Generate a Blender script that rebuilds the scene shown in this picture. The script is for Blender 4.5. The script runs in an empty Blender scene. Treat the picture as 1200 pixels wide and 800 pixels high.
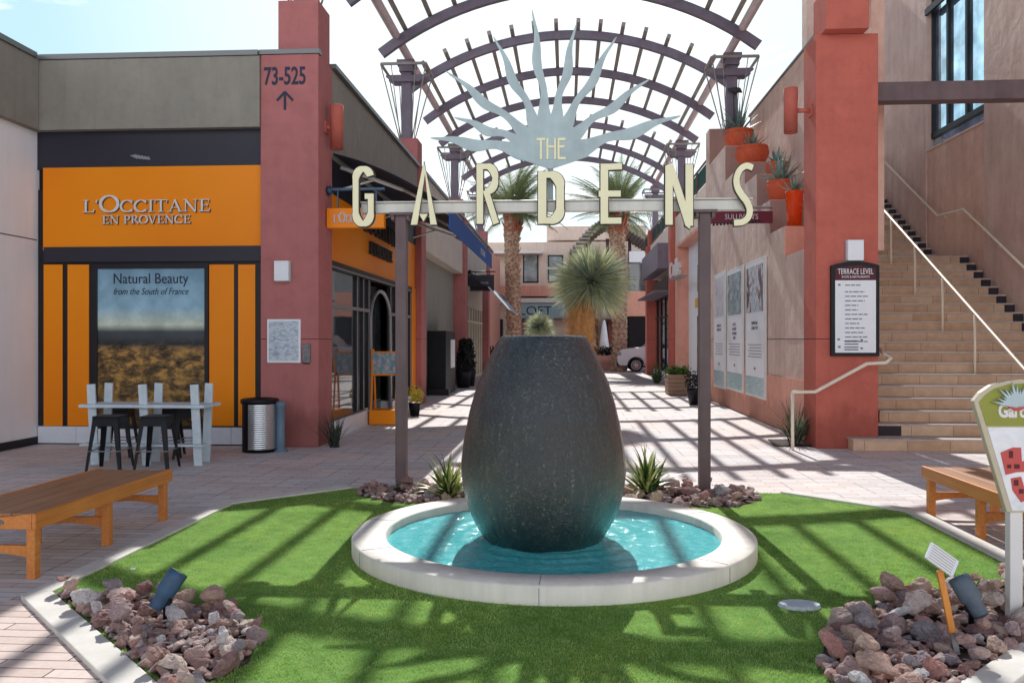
import bpy, bmesh, math, random
from mathutils import Vector, Matrix, noise
random.seed(7)
PI = math.pi
scn = bpy.context.scene
C = scn.collection
TH = math.radians(3.7); CT, ST = math.cos(TH), math.sin(TH)
HZ = 398.0; H = 1.6; F = 1000.0
ORG = {}

# ---- survey helpers: turn measurements into real places -------------------------
def ab(px):
    u = (px-600)/F
    return u*CT-ST, CT+u*ST
def G(px, py, z=0.0):
    t = (H-z)*F/(py-HZ); a, b = ab(px)
    return t*a, t*b
def SY(px, py, Y):
    a, b = ab(px); t = Y/b
    return a*t, H+(HZ-py)/F*t
def SX(px, py, X):
    a, b = ab(px); t = X/a
    return b*t, H+(HZ-py)/F*t

# ---- materials -----------------------------------------------------------------
def lin(v):
    v /= 255.0
    return v/12.92 if v <= 0.04045 else ((v+0.055)/1.055)**2.4
def rgb(r, g, b, k=1.0): return (lin(r)*k, lin(g)*k, lin(b)*k, 1)
class NT:
    def __init__(s, m):
        m.use_nodes = True; s.t = m.node_tree; s.t.nodes.clear()
    def n(s, typ, **kw):
        nd = s.t.nodes.new(typ)
        for k, v in kw.items():
            if k.startswith('i_'):
                nd.inputs[k[2:].replace('_', ' ')].default_value = v
            else: setattr(nd, k, v)
        return nd
    def l(s, a, b): s.t.links.new(a, b)
def ramp(nt, fac, stops, interp='LINEAR'):
    r = nt.n('ShaderNodeValToRGB'); cr = r.color_ramp; cr.interpolation = interp
    while len(cr.elements) < len(stops): cr.elements.new(0.5)
    for e, (p, c) in zip(cr.elements, stops): e.position = p; e.color = c
    nt.l(fac, r.inputs[0]); return r.outputs[0]
def mixc(nt, fac, a, b, mode='MIX'):
    m = nt.n('ShaderNodeMix', data_type='RGBA', blend_type=mode)
    for sock, v in ((m.inputs[0], fac), (m.inputs[6], a), (m.inputs[7], b)):
        if hasattr(v, 'is_linked'): nt.l(v, sock)
        else: sock.default_value = v
    return m.outputs[2]
def coords(nt, kind='Object', scale=(1,1,1), rot=(0,0,0), loc=(0,0,0)):
    tc = nt.n('ShaderNodeTexCoord'); mp = nt.n('ShaderNodeMapping')
    mp.inputs['Scale'].default_value = scale; mp.inputs['Rotation'].default_value = rot
    mp.inputs['Location'].default_value = loc
    nt.l(tc.outputs[kind], mp.inputs[0]); return mp.outputs[0]
def noiset(nt, vec, scale, detail=4, rough=.55, dist=0):
    x = nt.n('ShaderNodeTexNoise', i_Scale=scale, i_Detail=detail, i_Roughness=rough, i_Distortion=dist)
    nt.l(vec, x.inputs['Vector']); return x.outputs['Fac']
def finish(nt, color, rough=.6, metal=0, bump=None, bstr=.3, bdist=.01, spec=.5, **kw):
    p = nt.n('ShaderNodeBsdfPrincipled'); o = nt.n('ShaderNodeOutputMaterial')
    if hasattr(color, 'is_linked'): nt.l(color, p.inputs['Base Color'])
    else: p.inputs['Base Color'].default_value = color
    if hasattr(rough, 'is_linked'): nt.l(rough, p.inputs['Roughness'])
    else: p.inputs['Roughness'].default_value = rough
    p.inputs['Metallic'].default_value = metal
    p.inputs['Specular IOR Level'].default_value = spec
    for k, v in kw.items(): p.inputs[k.replace('_', ' ')].default_value = v
    if bump is not None:
        b = nt.n('ShaderNodeBump', i_Strength=bstr, i_Distance=bdist)
        nt.l(bump, b.inputs['Height']); nt.l(b.outputs[0], p.inputs['Normal']); nt.l(b.outputs[0], p.inputs['Coat Normal'])
    nt.l(p.outputs[0], o.inputs[0]); return p
M = {}
def mat(name): 
    m = bpy.data.materials.new(name); M[name] = m; return m
def simple(name, color, rough=.6, metal=0, var=.12, scale=6, bscale=60, bstr=.15, bdist=.004, spec=.4, stain=0.0, **kw):
    m = mat(name); nt = NT(m); v = coords(nt)
    f = noiset(nt, v, scale, 5)
    dark = tuple(c*(1-var) for c in color[:3])+(1,); light = tuple(min(1, c*(1+var)) for c in color[:3])+(1,)
    col = ramp(nt, f, [(.3, dark), (.7, light)])
    if stain:
        v2 = coords(nt, scale=(3.2, 3.2, .28))
        f2 = noiset(nt, v2, 2.2, 6, .65)
        s = ramp(nt, f2, [(.42, (1, 1, 1, 1)), (.72, (1-stain,)*3+(1,))])
        col = mixc(nt, 1.0, col, s, 'MULTIPLY')
    b = noiset(nt, v, bscale, 3)
    r = nt.n('ShaderNodeMapRange', i_To_Min=max(0, rough-.08), i_To_Max=min(1, rough+.1)); nt.l(f, r.inputs[0])
    finish(nt, col, r.outputs[0], metal, b, bstr, bdist, spec, **kw)
    return m
simple('red_stucco', rgb(198, 110, 96), .85, var=.08, scale=2.2, bscale=45, bstr=.35, bdist=.006, spec=.2, stain=.07)
simple('red_stucco_left', rgb(182, 116, 114), .85, var=.07, scale=2.2, bscale=45, bstr=.35, bdist=.006, spec=.2, stain=.07)
simple('taupe', rgb(150, 146, 136), .85, var=.05, scale=1.5, bscale=50, bstr=.2, spec=.2, stain=.12)
simple('taupe_light', rgb(206, 194, 182), .85, var=.05, scale=1.5, bscale=50, bstr=.2, spec=.2, stain=.12)
simple('cap_metal', rgb(120, 122, 122), .4, .6, var=.05)
simple('navy_panel', rgb(38, 37, 50), .5, var=.08, spec=.5)
simple('black_frame', rgb(30, 29, 36), .4, var=.1)
simple('white_wall', rgb(244, 246, 250), .7, var=.03, scale=1.2, stain=.05)
simple('white_tile', rgb(226, 232, 240), .35, var=.04)
simple('grey_frame', rgb(150, 152, 156), .35, .4, var=.05)
simple('white_paint', rgb(226, 226, 222), .5, var=.04)
simple('ivory_paint', rgb(226, 214, 192), .45, var=.05)
simple('purple_steel', rgb(124, 114, 128), .55, var=.12, scale=3, stain=.15)
simple('slat_steel', rgb(158, 150, 142), .6, var=.15, scale=3)
simple('tube_steel', rgb(206, 186, 186), .5, var=.1, scale=3)
simple('post_steel', rgb(112, 94, 96), .6, var=.14, scale=5, stain=.2)
simple('beam_steel', rgb(216, 214, 206), .4, .1, var=.08, scale=4, stain=.15)
simple('letter_cream', rgb(255, 247, 208), .55, var=.04, scale=8)
simple('letter_edge', rgb(46, 42, 40), .5)
simple('fan_metal', rgb(180, 198, 200), .5, .1, var=.12, scale=4, stain=.12)
simple('steel_blue', rgb(60, 88, 112), .4, .4, var=.1)
simple('lamp_blue', rgb(62, 92, 120), .55, var=.25, scale=20)
simple('lamp_grey', rgb(96, 110, 122), .55, var=.2, scale=20)
simple('bollard_paint', rgb(104, 128, 146), .45, var=.08, scale=14)
simple('dark_metal', rgb(26, 28, 34), .45, .3, var=.2)
simple('table_white', rgb(206, 220, 228), .6, var=.08, scale=14)
simple('terracotta', rgb(206, 92, 58), .7, var=.14, scale=8, stain=.15)
simple('orange_glaze', rgb(226, 72, 16), .25, var=.08, scale=8)
simple('soil', rgb(72, 56, 48), .95, var=.4, scale=20, bstr=.8, bdist=.02)
simple('concrete', rgb(226, 222, 214), .8, var=.08, scale=4, bscale=90, bstr=.3, spec=.2, stain=.1)
simple('pool_rim', rgb(246, 240, 228), .65, var=.07, scale=3.5, bscale=70, bstr=.35, bdist=.005, stain=.16)
simple('rail_paint', rgb(238, 226, 206), .4, var=.04)
simple('blue_lit_canvas', rgb(36, 82, 156), .8, var=.08, scale=9)  # valance blue carries sunlight in the cloth as plain colour
simple('navy_canvas', rgb(22, 26, 44), .85, var=.1, scale=9)
simple('green_canvas', rgb(24, 78, 68), .8, var=.12, scale=9)
simple('black_canvas', rgb(34, 36, 46), .8, var=.1)
simple('grey_canvas', rgb(196, 200, 206), .8, var=.06)
simple('maroon', rgb(102, 28, 48), .6, var=.08)
simple('dark_maroon', rgb(86, 26, 36), .5, var=.05)
simple('paper', rgb(238, 242, 248), .4, var=.03)
simple('tyre', rgb(22, 22, 24), .85)
simple('rim_metal', rgb(170, 172, 176), .3, .8)
simple('car_paint', rgb(222, 226, 232), .22, var=.02, spec=.6)
simple('ink', rgb(40, 46, 70), .6)
simple('ink_grey', rgb(120, 126, 140), .6)
simple('plaque', rgb(110, 112, 116), .35, .5, var=.3, scale=18)
simple('wood_dark', rgb(104, 72, 56), .7, var=.25, scale=9)
simple('ledge_shade', rgb(172, 136, 126), .85, var=.06, scale=2, stain=.15)  # shade painted into the ledge fronts, darker than the lit sides
simple('pink_wall', rgb(228, 166, 146), .85, var=.06, scale=2, stain=.12)
simple('beige_wall', rgb(230, 210, 194), .85, var=.06, scale=2, stain=.12)
simple('teal_paint', rgb(156, 186, 192), .6, var=.05)
simple('stone_white', rgb(196, 208, 216), .7, var=.12, scale=12)
simple('plaster_yellow', rgb(232, 176, 60), .6)
simple('label_green', rgb(146, 150, 62), .5, var=.06)
simple('map_red', rgb(196, 84, 78), .5, var=.06)
simple('tan_frame', rgb(196, 186, 160), .5, var=.05)
simple('interior', rgb(34, 30, 32), .9, var=.3, scale=3)
simple('bird_metal', rgb(60, 60, 62), .6)

def stucco(name, c1, c2):
    m = mat(name); nt = NT(m); v = coords(nt)
    f = noiset(nt, v, .9, 7, .62, .4)
    col = ramp(nt, f, [(.28, c1), (.7, c2)])
    v2 = coords(nt, scale=(2.6, 2.6, .35)); f2 = noiset(nt, v2, 1.6, 6, .6)
    col = mixc(nt, 1.0, col, ramp(nt, f2, [(.4, (1, 1, 1, 1)), (.75, (.84, .8, .79, 1))]), 'MULTIPLY')
    b1 = noiset(nt, v, 3.2, 4, .5, .3); b2 = noiset(nt, v, 40, 4)
    ad = nt.n('ShaderNodeMath', operation='MULTIPLY_ADD'); nt.l(b2, ad.inputs[0]); ad.inputs[1].default_value = .16; nt.l(b1, ad.inputs[2])
    finish(nt, col, .88, 0, ad.outputs[0], .55, .05, .2)
stucco('stucco', rgb(206, 176, 164), rgb(230, 206, 192))
stucco('stucco_warm', rgb(216, 178, 160), rgb(236, 206, 188))

def planks(name, c1, c2, axis='Y', rough=.5):
    m = mat(name); nt = NT(m)
    sc = {'X': (.6, 22, 22), 'Y': (22, .6, 22), 'Z': (22, 22, .6)}[axis]
    v = coords(nt, scale=sc); f = noiset(nt, v, 2.2, 6, .6, .6)
    f2 = noiset(nt, coords(nt), 3, 3)
    col = ramp(nt, f, [(.3, c1), (.7, c2)])
    col = mixc(nt, .25, col, ramp(nt, f2, [(.3, c1), (.7, c2)]))
    finish(nt, col, rough, 0, f, .25, .003, .45)
planks('bench_wood', rgb(188, 108, 46), rgb(226, 148, 76), 'Y')
planks('bench_top', rgb(140, 94, 64), rgb(192, 142, 102), 'Y')
planks('stake_wood', rgb(196, 122, 40), rgb(224, 150, 66), 'Z')
planks('planter_wood', rgb(142, 112, 92), rgb(186, 154, 132), 'X', .8)

def orange():
    m = mat('orange_panel'); nt = NT(m); v = coords(nt)
    f = noiset(nt, v, .5, 2)
    col = ramp(nt, f, [(.3, (.92, .25, .002, 1)), (.7, (.98, .31, .004, 1))])
    finish(nt, col, .42, 0, noiset(nt, v, 3, 2), .05, .01, .3)
orange()
def stairtile():
    m = mat('step_tile'); nt = NT(m)
    v = coords(nt)
    br = nt.n('ShaderNodeTexBrick', offset=.37, i_Scale=1.0, i_Mortar_Size=.004, i_Brick_Width=.6, i_Row_Height=.175)
    sp = nt.n('ShaderNodeSeparateXYZ'); cb = nt.n('ShaderNodeCombineXYZ'); nt.l(v, sp.inputs[0])
    nt.l(sp.outputs[0], cb.inputs[0]); nt.l(sp.outputs[2], cb.inputs[1]); nt.l(cb.outputs[0], br.inputs[0])
    br.inputs['Color1'].default_value = rgb(210, 172, 140); br.inputs['Color2'].default_value = rgb(228, 196, 166)
    br.inputs['Mortar'].default_value = rgb(150, 120, 100)
    f = noiset(nt, v, 7, 5)
    col = mixc(nt, 1.0, br.outputs[0], ramp(nt, f, [(.3, (.78, .78, .78, 1)), (.7, (1, 1, 1, 1))]), 'MULTIPLY')
    finish(nt, col, .75, 0, f, .2, .006, .25)
stairtile()
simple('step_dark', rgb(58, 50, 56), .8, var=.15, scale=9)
simple('tread', rgb(190, 178, 170), .8, var=.12, scale=9)

def paving():
    m = mat('pavers'); nt = NT(m); v = coords(nt)
    br = nt.n('ShaderNodeTexBrick', offset=.5, i_Scale=1.0, i_Mortar_Size=.004, i_Brick_Width=.40, i_Row_Height=.10, i_Mortar_Smooth=.2)
    nt.l(v, br.inputs[0])
    br.inputs['Color1'].default_value = rgb(228, 219, 212); br.inputs['Color2'].default_value = rgb(250, 245, 239)
    br.inputs['Mortar'].default_value = rgb(164, 158, 154)
    # larger tinted fields, laid as square blocks
    big = nt.n('ShaderNodeTexBrick', offset=.5, i_Scale=1.0, i_Mortar_Size=.012, i_Brick_Width=.8, i_Row_Height=.7, i_Mortar_Smooth=.4)
    nt.l(v, big.inputs[0])
    big.inputs['Color1'].default_value = (1.0, .88, .86, 1); big.inputs['Color2'].default_value = (.84, .88, .94, 1)
    big.inputs['Mortar'].default_value = (.62, .58, .6, 1)
    col = mixc(nt, .85, br.outputs[0], big.outputs[0], 'MULTIPLY')
    f = noiset(nt, v, .7, 6, .6)
    col = mixc(nt, .7, col, ramp(nt, f, [(.3, (.80, .79, .81, 1)), (.65, (1, 1, 1, 1))]), 'MULTIPLY')
    f2 = noiset(nt, v, 45, 4, .6)
    col = mixc(nt, .5, col, ramp(nt, f2, [(.3, (.8, .8, .8, 1)), (.7, (1.05, 1.05, 1.05, 1))]), 'MULTIPLY')
    inv = nt.n('ShaderNodeMath', operation='SUBTRACT'); inv.inputs[0].default_value = 1; nt.l(br.outputs[1], inv.inputs[1])
    ad = nt.n('ShaderNodeMath', operation='MULTIPLY_ADD'); nt.l(f2, ad.inputs[0]); ad.inputs[1].default_value = .35; nt.l(inv.outputs[0], ad.inputs[2])
    finish(nt, col, .78, 0, ad.outputs[0], .5, .004, .3)
paving()
def pale_paving():
    m = mat('pale_pavers'); nt = NT(m); v = coords(nt)
    br = nt.n('ShaderNodeTexBrick', offset=.5, i_Scale=1.0, i_Mortar_Size=.004, i_Brick_Width=.62, i_Row_Height=.105, i_Mortar_Smooth=.1)
    nt.l(v, br.inputs[0])
    br.inputs['Color1'].default_value = rgb(212, 190, 180); br.inputs['Color2'].default_value = rgb(234, 216, 206)
    br.inputs['Mortar'].default_value = rgb(70, 60, 60)
    f2 = noiset(nt, v, 30, 5, .65)
    col = mixc(nt, .6, br.outputs[0], ramp(nt, f2, [(.3, (.8, .8, .8, 1)), (.7, (1.05, 1.05, 1.05, 1))]), 'MULTIPLY')
    inv = nt.n('ShaderNodeMath', operation='SUBTRACT'); inv.inputs[0].default_value = 1; nt.l(br.outputs[1], inv.inputs[1])
    finish(nt, col, .78, 0, inv.outputs[0], .5, .004, .3)
pale_paving()
def turf():
    m = mat('turf'); nt = NT(m); v = coords(nt)
    f = noiset(nt, v, 260, 2, .7); f1 = noiset(nt, v, 1.4, 5, .6); f3 = noiset(nt, v, 70, 3, .6)
    col = ramp(nt, f, [(.32, (.05, .13, .03, 1)), (.5, (.17, .36, .075, 1)), (.68, (.38, .60, .18, 1))])
    col = mixc(nt, .55, col, ramp(nt, f1, [(.3, (.78, .86, .8, 1)), (.7, (1.1, 1.05, .9, 1))]), 'MULTIPLY')
    col = mixc(nt, .35, col, ramp(nt, f3, [(.35, (.6, .65, .6, 1)), (.65, (1.2, 1.15, 1.1, 1))]), 'MULTIPLY')
    finish(nt, col, .9, 0, f, .5, .006, .1)
turf()
leaf_late = 1
def water():
    m = mat('water'); nt = NT(m); v = coords(nt)
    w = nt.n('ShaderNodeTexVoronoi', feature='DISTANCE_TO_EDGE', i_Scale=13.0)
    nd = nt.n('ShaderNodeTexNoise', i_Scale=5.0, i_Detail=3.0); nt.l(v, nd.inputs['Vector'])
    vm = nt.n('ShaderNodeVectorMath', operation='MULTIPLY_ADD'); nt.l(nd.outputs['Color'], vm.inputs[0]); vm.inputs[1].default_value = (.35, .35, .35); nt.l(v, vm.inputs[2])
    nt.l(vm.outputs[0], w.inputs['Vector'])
    caus = ramp(nt, w.outputs['Distance'], [(0, (.26, .74, .75, 1)), (.05, (.12, .62, .64, 1)), (.3, (.05, .50, .53, 1))])  # bright caustic lines of light painted into the water colour
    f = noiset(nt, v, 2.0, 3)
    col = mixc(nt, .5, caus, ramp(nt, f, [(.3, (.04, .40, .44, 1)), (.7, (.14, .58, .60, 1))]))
    b = noiset(nt, v, 38, 5, .65, .6); b2 = noiset(nt, v, 9, 2)
    ad = nt.n('ShaderNodeMath', operation='ADD'); nt.l(b, ad.inputs[0]); nt.l(b2, ad.inputs[1])
    finish(nt, col, .12, 0, ad.outputs[0], .28, .012, .3, IOR=1.33)
water()
def potstone():
    m = mat('wet_stone'); nt = NT(m); v = coords(nt)
    f = noiset(nt, v, 55, 6, .75); f1 = noiset(nt, v, 3, 5, .6, .5)
    vs = coords(nt, scale=(9, 9, .8)); f2 = noiset(nt, vs, 1.6, 5, .6)
    col = ramp(nt, f, [(.40, (.002, .004, .005, 1)), (.55, (.010, .015, .015, 1)), (.66, (.11, .125, .09, 1))])
    col = mixc(nt, .7, col, ramp(nt, f1, [(.3, (.40, .75, 1.0, 1)), (.7, (2.8, 2.3, 1.5, 1))]), 'MULTIPLY')
    col = mixc(nt, .75, col, ramp(nt, f2, [(.35, (.5, .55, .6, 1)), (.7, (1.6, 1.5, 1.4, 1))]), 'MULTIPLY')
    vo = nt.n('ShaderNodeTexVoronoi', i_Scale=52.0); nt.l(v, vo.inputs['Vector'])
    b = nt.n('ShaderNodeMath', operation='MULTIPLY_ADD'); nt.l(vo.outputs[0], b.inputs[0]); b.inputs[1].default_value = .12; nt.l(f, b.inputs[2])
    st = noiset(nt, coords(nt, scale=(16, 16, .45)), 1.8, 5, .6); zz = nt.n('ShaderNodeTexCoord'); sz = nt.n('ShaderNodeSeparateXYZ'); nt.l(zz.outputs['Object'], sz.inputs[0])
    col = mixc(nt, .8, col, ramp(nt, st, [(.4, (.6, .65, .7, 1)), (.56, (1, 1, 1, 1)), (.72, (3.0, 2.9, 2.5, 1))]), 'MULTIPLY')
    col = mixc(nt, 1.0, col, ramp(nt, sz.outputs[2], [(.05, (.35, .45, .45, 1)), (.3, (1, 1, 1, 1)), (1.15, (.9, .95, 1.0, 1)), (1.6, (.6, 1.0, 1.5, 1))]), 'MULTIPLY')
    r = ramp(nt, f2, [(.3, (.16,)*3+(1,)), (.7, (.42,)*3+(1,))])
    finish(nt, col, r, 0, b.outputs[0], .8, .013, .7, Coat_Weight=.9, Coat_Roughness=.14)
potstone()
def rock():
    m = mat('rock'); nt = NT(m); v = coords(nt)
    oi = nt.n('ShaderNodeObjectInfo')
    base = ramp(nt, oi.outputs['Random'], [(0, rgb(192, 142, 134)), (.2, rgb(212, 188, 172)), (.4, rgb(152, 118, 116)), (.55, rgb(226, 212, 200)),
        (.7, rgb(190, 158, 154)), (.84, rgb(164, 160, 168)), (.93, rgb(228, 228, 228)), (1, rgb(206, 146, 120))])
    f = noiset(nt, v, 9, 7, .7, .5); f2 = noiset(nt, v, 50, 5, .7)
    col = mixc(nt, 1.0, base, ramp(nt, f, [(.3, (.55, .52, .53, 1)), (.5, (1.0, .97, .96, 1)), (.72, (1.3, 1.27, 1.22, 1))]), 'MULTIPLY')
    col = mixc(nt, .6, col, ramp(nt, f2, [(.35, (.55, .52, .52, 1)), (.6, (1.1, 1.1, 1.1, 1))]), 'MULTIPLY')
    ad = nt.n('ShaderNodeMath', operation='ADD'); nt.l(f, ad.inputs[0]); nt.l(f2, ad.inputs[1])
    finish(nt, col, .85, 0, ad.outputs[0], .55, .02, .25)
rock()
def leafm(name, c1, c2, rough=.5, sub=.25, gz=None):
    m = mat(name); nt = NT(m); v = coords(nt)
    f = noiset(nt, v, 11, 3)
    col = ramp(nt, f, [(.3, c1), (.7, c2)])
    p = finish(nt, col, rough, 0, None, spec=.35)
    tr = nt.n('ShaderNodeBsdfTranslucent'); nt.l(col, tr.inputs[0])
    mx = nt.n('ShaderNodeMixShader'); mx.inputs[0].default_value = sub
    nt.l(p.outputs[0], mx.inputs[1]); nt.l(tr.outputs[0], mx.inputs[2])
    out = [n for n in nt.t.nodes if n.type == 'OUTPUT_MATERIAL'][0]; nt.l(mx.outputs[0], out.inputs[0])
leafm('palm_leaf', rgb(92, 110, 74), rgb(150, 160, 112))
leafm('yucca_leaf', rgb(136, 158, 146), rgb(206, 216, 190), .5, .35)
leafm('yucca_tip', rgb(190, 196, 140), rgb(226, 222, 172), .5, .35)
leafm('dry_leaf', rgb(206, 146, 84), rgb(240, 200, 140), .8, .2)
leafm('agave_leaf', rgb(92, 126, 122), rgb(146, 170, 158), .5, .1)
leafm('aloe_leaf', rgb(44, 78, 38), rgb(84, 112, 52), .4, .15)
leafm('aloe_stripe', rgb(176, 186, 112), rgb(206, 208, 140), .4, .2)
leafm('dark_grass', rgb(52, 62, 56), rgb(86, 92, 78), .6, .1)
leafm('grass_mix', rgb(88, 104, 84), rgb(140, 150, 120), .6, .15)
leafm('bush_green', rgb(56, 92, 40), rgb(110, 140, 66), .6, .2)
leafm('bush_yellow', rgb(140, 132, 40), rgb(196, 178, 66), .6, .2)
leafm('bush_dark', rgb(18, 22, 20), rgb(36, 42, 36), .6, .05)
def bark():
    m = mat('palm_bark'); nt = NT(m); v = coords(nt)
    vo = nt.n('ShaderNodeTexVoronoi', i_Scale=7.0); nt.l(v, vo.inputs['Vector'])
    f = noiset(nt, v, 14, 5, .7)
    ad = nt.n('ShaderNodeMath', operation='MULTIPLY'); nt.l(f, ad.inputs[0]); nt.l(vo.outputs[0], ad.inputs[1])
    col = ramp(nt, ad.outputs[0], [(.05, rgb(120, 92, 78)), (.2, rgb(176, 142, 120)), (.4, rgb(206, 178, 152))])
    finish(nt, col, .9, 0, ad.outputs[0], .8, .06, .2)
bark()
simple('palm_boot', rgb(176, 108, 82), .85, var=.3, scale=9, bstr=.6, bdist=.02)
def glass(name, tint=(.02, .025, .03, 1), rough=.03, ior=1.9):
    m = mat(name); nt = NT(m); v = coords(nt)
    f = noiset(nt, v, .8, 2); f2 = noiset(nt, v, 1.7, 3)
    col = ramp(nt, f2, [(.35, tint), (.7, tuple(c*2.6 for c in tint[:3])+(1,))])
    finish(nt, col, rough, 0, f, .06, .03, .5, IOR=ior)
glass('shop_glass'); glass('sky_glass', (.30, .42, .52, 1), .015, 2.5); [setattr(n_.inputs['Metallic'], 'default_value', .85) for n_ in M['sky_glass'].node_tree.nodes if n_.type == 'BSDF_PRINCIPLED']; glass('lit_glass', (.16, .19, .2, 1))
def ribbed():
    m = mat('ribbed_steel'); nt = NT(m); v = coords(nt, 'UV', scale=(1, 1, 1))
    tc = nt.n('ShaderNodeTexCoord'); sp = nt.n('ShaderNodeSeparateXYZ'); nt.l(tc.outputs['Object'], sp.inputs[0])
    sn = nt.n('ShaderNodeMath', operation='MULTIPLY'); nt.l(sp.outputs[2], sn.inputs[0]); sn.inputs[1].default_value = 210
    s2 = nt.n('ShaderNodeMath', operation='SINE'); nt.l(sn.outputs[0], s2.inputs[0])
    finish(nt, rgb(186, 190, 194), .28, .9, s2.outputs[0], .35, .004, .5)
ribbed()
def landscape():
    m = mat('landscape_print'); nt = NT(m)
    tc = nt.n('ShaderNodeTexCoord'); sp = nt.n('ShaderNodeSeparateXYZ'); nt.l(tc.outputs['Generated'], sp.inputs[0])
    v = coords(nt, 'Generated', scale=(3.2, 1, 8)); f = noiset(nt, v, 2.2, 7, .7, .4)
    v3 = coords(nt, 'Generated', scale=(2, 1, 3)); f3 = noiset(nt, v3, 1.6, 4, .6)
    base = ramp(nt, sp.outputs[2], [(0, rgb(74, 62, 34)), (.28, rgb(126, 104, 62)), (.46, rgb(132, 108, 66)), (.52, rgb(44, 48, 50)),
        (.60, rgb(62, 70, 74)), (.645, rgb(186, 196, 178)), (.75, rgb(132, 168, 184)), (1, rgb(112, 146, 166))])
    field = ramp(nt, f, [(.36, (.10, .09, .09, 1)), (.48, (.55, .5, .45, 1)), (.62, (2.2, 1.8, 1.2, 1))])
    mk = ramp(nt, sp.outputs[2], [(.50, (1, 1, 1, 1)), (.56, (0, 0, 0, 1))])
    col = mixc(nt, mk, base, mixc(nt, 1.0, base, field, 'MULTIPLY'))
    col = mixc(nt, .5, col, ramp(nt, f3, [(.4, (.45, .5, .55, 1)), (.6, (1.1, 1.1, 1.1, 1))]), 'MULTIPLY')
    col = mixc(nt, 1.0, col, (1.5, 1.5, 1.5, 1), 'MULTIPLY'); finish(nt, col, .12, 0, None, spec=.5)
landscape()
def photo(name, stops, sc=(4, 4, 5), seed=0):
    m = mat(name); nt = NT(m)
    v = coords(nt, 'Generated', scale=sc, loc=(seed, seed*.7, 0)); f = noiset(nt, v, 1.5, 5, .6, .6)
    col = ramp(nt, f, stops); finish(nt, col, .3)
photo('photo_people', [(.3, rgb(40, 42, 56)), (.45, rgb(120, 110, 116)), (.5, rgb(226, 226, 230)), (.62, rgb(176, 200, 216)), (.7, rgb(120, 90, 80))], (1, 3.2, 1.6), 1)
photo('photo_teal', [(.3, rgb(60, 92, 100)), (.5, rgb(140, 170, 176)), (.7, rgb(214, 222, 226))], (1, 4, 4), 2)
photo('photo_pale', [(.3, rgb(196, 160, 196)), (.45, rgb(214, 222, 232)), (.6, rgb(226, 230, 236))], (1, 4, 4), 3)
photo('photo_sea', [(.3, rgb(136, 172, 182)), (.6, rgb(170, 200, 206)), (.7, rgb(214, 220, 214))], (1, 4, 4), 4)
photo('photo_street', [(.3, rgb(120, 140, 160)), (.45, rgb(176, 192, 206)), (.6, rgb(214, 222, 230)), (.7, rgb(96, 104, 112))], (3, 1, 8), 5)
photo('photo_easel', [(.3, rgb(96, 132, 140)), (.5, rgb(132, 164, 172)), (.66, rgb(214, 176, 190))], (4, 3, 3), 6)
photo('photo_map', [(.3, rgb(216, 222, 226)), (.6, rgb(240, 242, 244))], (3, 3, 3), 7)

leafm('turf_blade', (.27, .44, .085, 1), (.54, .70, .25, 1), .6, .35)
def turfvar():
    for nm in ('turf_blade', 'turf'):
        nt = NT.__new__(NT); nt.t = M[nm].node_tree
        p = [q for q in nt.t.nodes if q.type == 'BSDF_PRINCIPLED'][0]; src = p.inputs['Base Color'].links[0].from_socket
        v = coords(nt); f = noiset(nt, v, 1.1, 6, .65, .6); f2 = noiset(nt, v, 6, 4, .6)
        c = mixc(nt, 1.0, src, ramp(nt, f, [(.32, (.74, .80, .72, 1)), (.5, (1, 1, 1, 1)), (.7, (1.18, 1.06, .86, 1))]), 'MULTIPLY')
        c = mixc(nt, 1.0, c, ramp(nt, f2, [(.35, (.86, .88, .86, 1)), (.6, (1.05, 1.04, 1.0, 1))]), 'MULTIPLY')
        for l in list(nt.t.links):
            if l.from_socket == src and l.to_node != c.node and l.to_node.type in ('BSDF_PRINCIPLED', 'BSDF_TRANSLUCENT'): nt.l(c, l.to_socket)
turfvar()
def gravelm():
    m = mat('gravel'); nt = NT(m); v = coords(nt); f = noiset(nt, v, 13, 3, .7); f2 = noiset(nt, v, 90, 4, .7)
    col = ramp(nt, f, [(.3, rgb(120, 92, 88)), (.45, rgb(176, 140, 130)), (.55, rgb(150, 140, 142)), (.7, rgb(214, 196, 184))])
    finish(nt, col, .88, 0, f2, .5, .008, .2)
gravelm()
def weather(name, k=.72, h=.5):      # dirt splashed up from the ground and a few drips
    m = M[name]; nt = NT.__new__(NT); nt.t = m.node_tree
    p = [q for q in nt.t.nodes if q.type == 'BSDF_PRINCIPLED'][0]; src = p.inputs['Base Color'].links[0].from_socket
    g = nt.n('ShaderNodeNewGeometry'); sp = nt.n('ShaderNodeSeparateXYZ'); nt.l(g.outputs['Position'], sp.inputs[0])
    mp = nt.n('ShaderNodeMapping'); mp.inputs['Scale'].default_value = (2.5, 2.5, .8); nt.l(g.outputs['Position'], mp.inputs[0])
    f = noiset(nt, mp.outputs[0], 2.0, 6, .65)
    a = nt.n('ShaderNodeMath', operation='MULTIPLY_ADD'); nt.l(f, a.inputs[0]); a.inputs[1].default_value = -h*1.4; nt.l(sp.outputs[2], a.inputs[2])
    r = ramp(nt, a.outputs[0], [(0, (k, k*.97, k*.95, 1)), (h*.55, (1, 1, 1, 1))])
    f2 = noiset(nt, g.outputs['Position'], 5.5, 7, .7)
    c = mixc(nt, 1.0, src, r, 'MULTIPLY')
    c = mixc(nt, 1.0, c, ramp(nt, f2, [(.3, (.90, .89, .89, 1)), (.5, (1, 1, 1, 1)), (.72, (1.05, 1.05, 1.05, 1))]), 'MULTIPLY')
    nt.l(c, p.inputs['Base Color'])
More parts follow.
